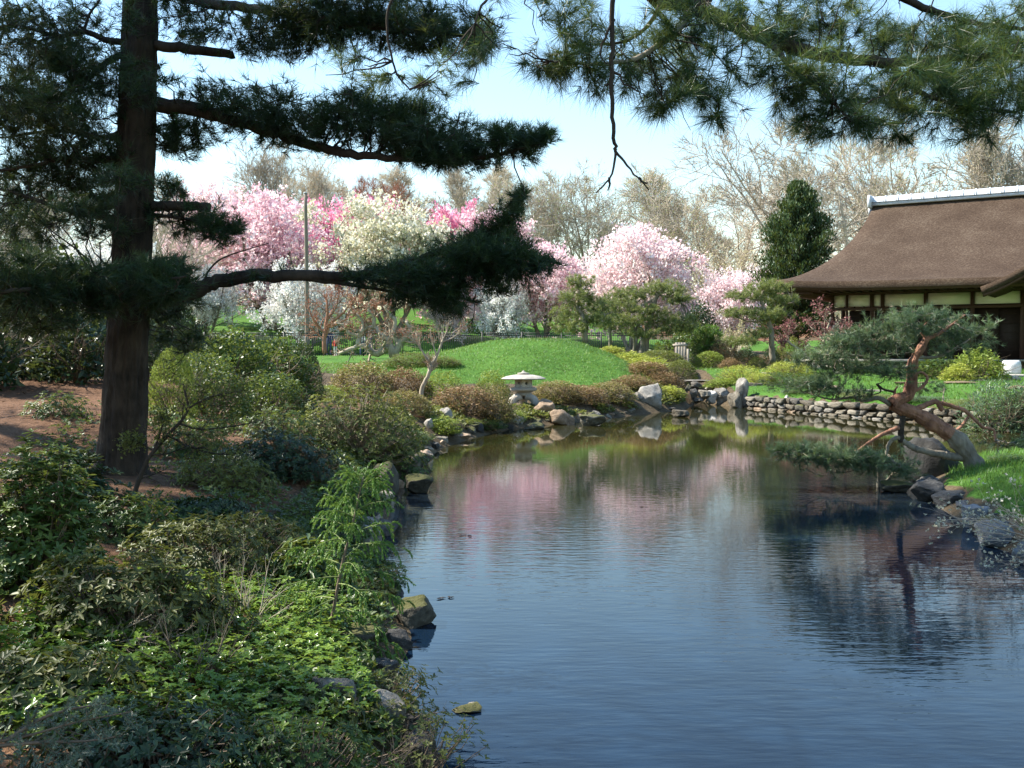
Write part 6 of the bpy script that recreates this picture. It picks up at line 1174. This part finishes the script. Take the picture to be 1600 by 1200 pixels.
# young conifer with drooping sprays
def spray_tree(name, label, px, py, d, top, pts, nb, lenr, m_, cat='conifer'):
    c = at(px, py, d); c[2] = gz(c[0], c[1]) - .02; t = thing(name, label, cat, c); C = path([c] + A(pts, d), 30); g = G(); tube(g, C, .012, .003, 7); g.build('trunk', M['twig'], t, True)
    ff = .04 + .945 * np.linspace(0, 1, nb) ** 1.35; i = np.minimum((ff * 29).astype(int), 28); p = C[i]; az = np.arange(nb) * 2.4 + U(-.4, .4, nb); up = -.25 + 1.3 * ff
    dr = nrm(np.column_stack([np.cos(az), np.sin(az), up])); Ln = lenr * (1.05 - ff) ** .75 * U(.8, 1.2, nb) + .05
    B = curve_out(p, dr, Ln, np.full(nb, .0045), 8, -.5, .03); g = G(); V, q = tubes(*B, 4); g.add(V, q)
    S2 = spawn(*B, k=13, t0=.12, ang=.7, lenf=.3, ratio=.5, n=5, up=-1.6, wig=.03, absl=.095); V, q = tubes(*S2, 3); g.add(V, q); g.build('branches', M['m_twig_green'], t)
    P = S2[0]; nbn = 64; n = len(P) * nbn; f = U(.02, 1, (len(P), nbn)) * 3.999; j = f.astype(int); f = (f - j)[..., None]; b_ = np.arange(len(P))[:, None]; pos = (P[b_, j] * (1 - f) + P[b_, j + 1] * f).reshape(-1, 3); tg = nrm(P[b_, j + 1] - P[b_, j]).reshape(-1, 3)
    X = perp(tg); Y = np.cross(tg, X); ph = U(0, 6.28, (n, 1)); dd = nrm(tg * 1.2 + (np.cos(ph) * X + np.sin(ph) * Y) * .62); g = G(); V, q = kites(pos, dd, ru(n), U(.012, .020, n), np.full(n, .0050), .0)
    g.add(V, q, a=np.repeat(np.clip(np.repeat(U(.2, .8, len(P)), nbn) + U(-.2, .2, n), 0, 1), 4)); g.build('crown', M[m_], t); return t
M['m_twig_green'] = m_plain('twig_green', (.16, .20, .07), .8, .3, 20)
spray_tree('young_conifer', 'fresh green young conifer with drooping sprays at the water edge', 512, 1040, 5.75, 760, [(520, 960), (530, 905), (540, 860), (552, 815), (562, 770), (568, 745)], 44, .42, 'sapling')
# grey-green hemlock bough reaching in at the corner
hb = thing('hemlock_bough', 'silvery grey-green conifer bough reaching in over the near corner of the bank', 'conifer', at(-160, 1200, 3.3)); g = G(); mains = [[(-160, 1200), (-60, 1170), (40, 1150), (120, 1128), (205, 1112)], [(-40, 1168), (60, 1160), (130, 1158), (190, 1150)], [(20, 1152), (60, 1125), (110, 1108), (165, 1100)], [(-100, 1180), (-20, 1200), (60, 1205), (110, 1200)]]
Ms = [path(A(m_, 3.3), 14) for m_ in mains]; MP = np.stack(Ms); MR = np.linspace(.008, .002, 14)[None] * np.ones((4, 1)); V, q = tubes(MP, MR, 5); g.add(V, q)
S2 = spawn(MP, MR, k=26, t0=.05, ang=.9, lenf=.20, ratio=.5, n=4, up=-.1, wig=.06); V, q = tubes(*S2, 3); g.add(V, q); g.build('branches', M['twig'], hb)
P = S2[0]; nbn = 60; n = len(P) * nbn; f = U(0, 1, (len(P), nbn)) * 2.999; j = f.astype(int); f = (f - j)[..., None]; b_ = np.arange(len(P))[:, None]; pos = (P[b_, j] * (1 - f) + P[b_, j + 1] * f).reshape(-1, 3); tg = nrm(P[b_, j + 1] - P[b_, j]).reshape(-1, 3); X = perp(tg); Y = np.cross(tg, X); ph = U(0, 6.28, (n, 1)); dd = nrm(tg * .6 + (np.cos(ph) * X + np.sin(ph) * Y) * .8)
g = G(); V, q = kites(pos, dd, ru(n), U(.012, .020, n), np.full(n, .0026), 0); g.add(V, q, a=np.repeat(np.clip(np.repeat(U(.2, .8, len(P)), nbn) + U(-.2, .2, n), 0, 1), 4)); g.build('needles', M['hemlock'], hb)
# little maple in front of the pine, layered fine leaves
limb_tree('japanese_maple', 'thin dark maple sapling leaning right in front of the pine trunk', 'maple', 8.2, np.append(at(203, 790, 8.2)[:2], gz(*at(203, 790, 8.2)[:2])), [([(203, 800), (212, 765), (225, 730), (240, 705), (262, 680), (280, 662), (292, 645), (293, 630), (286, 600)], .022, .007), ([(240, 705), (255, 660), (250, 650)], .009, .004), ([(280, 662), (310, 670), (350, 668), (400, 660)], .010, .004), ([(262, 680), (300, 700), (350, 710), (390, 705)], .010, .004), ([(290, 640), (330, 620), (380, 610)], .009, .004), ([(240, 705), (215, 690), (190, 690)], .007, .003)],
  'bark_dark', [dict(k=12, t0=.15, ang=.9, lenf=.28, ratio=.45, n=5, up=.0, wig=.12), dict(k=7, t0=.15, ang=.8, lenf=.5, ratio=.6, n=4, up=.0, wig=.12)], 'maple', 7, 6, .022, .03)
# bare twiggy shrubs close by
def twig_shrub(name, label, px, py, d, nst, Ln, up, r, m_, bud=None, az=(0, 6.28), el=.6, z=None, buds=3, bl=.012, par=None):
    c = at(px, py, d); c[2] = gz(c[0], c[1]) if z is None else c[2]; t = thing(name, label, 'shrub', c); an = U(az[0], az[1], nst); st = curve_out(c + np.column_stack([RNG.normal(size=(nst, 2)) * .04, np.full(nst, -.02)]), nrm(np.column_stack([np.cos(an), np.sin(an), U(el * .5, el * 1.5, nst)])), U(.7, 1.2, nst) * Ln, np.full(nst, r), 8, up, .12)
    L = [st, spawn(*st, k=7, t0=.25, ang=.6, lenf=.4, ratio=.55, n=5, up=.2, wig=.12)]; L.append(spawn(*L[1], k=4, t0=.3, ang=.6, lenf=.4, ratio=.7, n=4, up=.3, wig=.1)); g = G()
    for P, R in L: V, q = tubes(P, R, 4); g.add(V, q)
    g.build('stems', M[m_], t)
    if bud: p = np.vstack([L[1][0][:, -1], L[2][0][:, -1]]); p = np.repeat(p, buds, 0); n = len(p); g = G(); V, q = kites(p - 0, nrm(ru(n) + [0, 0, .9]), ru(n), U(.6, 1.3, n) * bl, U(.5, .8, n) * bl); g.add(V, q, a=np.repeat(U(0, 1, n), 4)); g.build('buds', M[bud], t)
    return t
twig_shrub('budding_shrub', 'pale budding twigs reaching over the water before the blue-grey rocks', 1695, 850, 8.6, 11, 1.0, .0, .008, 'twig_pale', 'bud_pale', (2.75, 3.75), .10, None, 5, .022)
twig_shrub('budding_shrub', 'thin dark budding twigs low over the right water', 1790, 940, 7.1, 9, .75, .02, .006, 'twig', 'bud_pale', (2.8, 3.6), .03, None, 2, .014)
twig_shrub('bare_shrub', 'bare brown stems rising left of the young conifer', 395, 1000, 5.4, 9, .48, .3, .004, 'twig_pale', None, (0, 6.28), 1.5)
twig_shrub('bare_shrub', 'tangle of bare pale twigs above the near water edge', 560, 1190, 4.1, 9, .34, .1, .004, 'twig', None, (-.6, 2.6), .5)
twig_shrub('bare_shrub', 'leafless dark twigs among the pachysandra', 300, 1120, 4.6, 9, .38, .3, .004, 'twig', None, (0, 6.28), 1.2)
twig_shrub('bare_shrub', 'long pale bare twigs lying across the left corner', 120, 960, 4.9, 9, .45, .0, .005, 'twig_pale', None, (-.5, 1.0), .25)
# fallen branch on the slope and floating leaves
g = G(); tube(g, path([at(-20, 1085, 4.4), at(20, 1075, 4.4), at(52, 1062, 4.4)], 10, .004), .02, .016, 8); o = g.build('fallen_log', M['bark_pale']); tag(o, 'pale broken log end sticking out of the dark corner shrubs', 'log')
for i, (px, py) in enumerate([(697, 935), (730, 838), (1005, 792)]):
    p = W0(px, py); g = G(); n = 7; V, q = leaves6(np.column_stack([np.full(n, p[0]) + U(-.05, .05, n), np.full(n, p[1]) + U(-.02, .02, n), np.full(n, .006)]), nrm(np.column_stack([U(-1, 1, (n, 2)), np.zeros(n)])), np.tile([0, 0, 1.], (n, 1)), U(.03, .06, n), U(.015, .03, n), .05, 0); g.add(V, q, a=np.repeat(U(0, 1, n), 6)); o = g.build('floating_leaves', M['litter']); tag(o, ['small dark raft of leaves floating off the mossy boulder', 'pale leaf scrap floating beyond the young conifer', 'tiny scrap of leaves floating in mid pond'][i], 'leaves', kind='stuff')
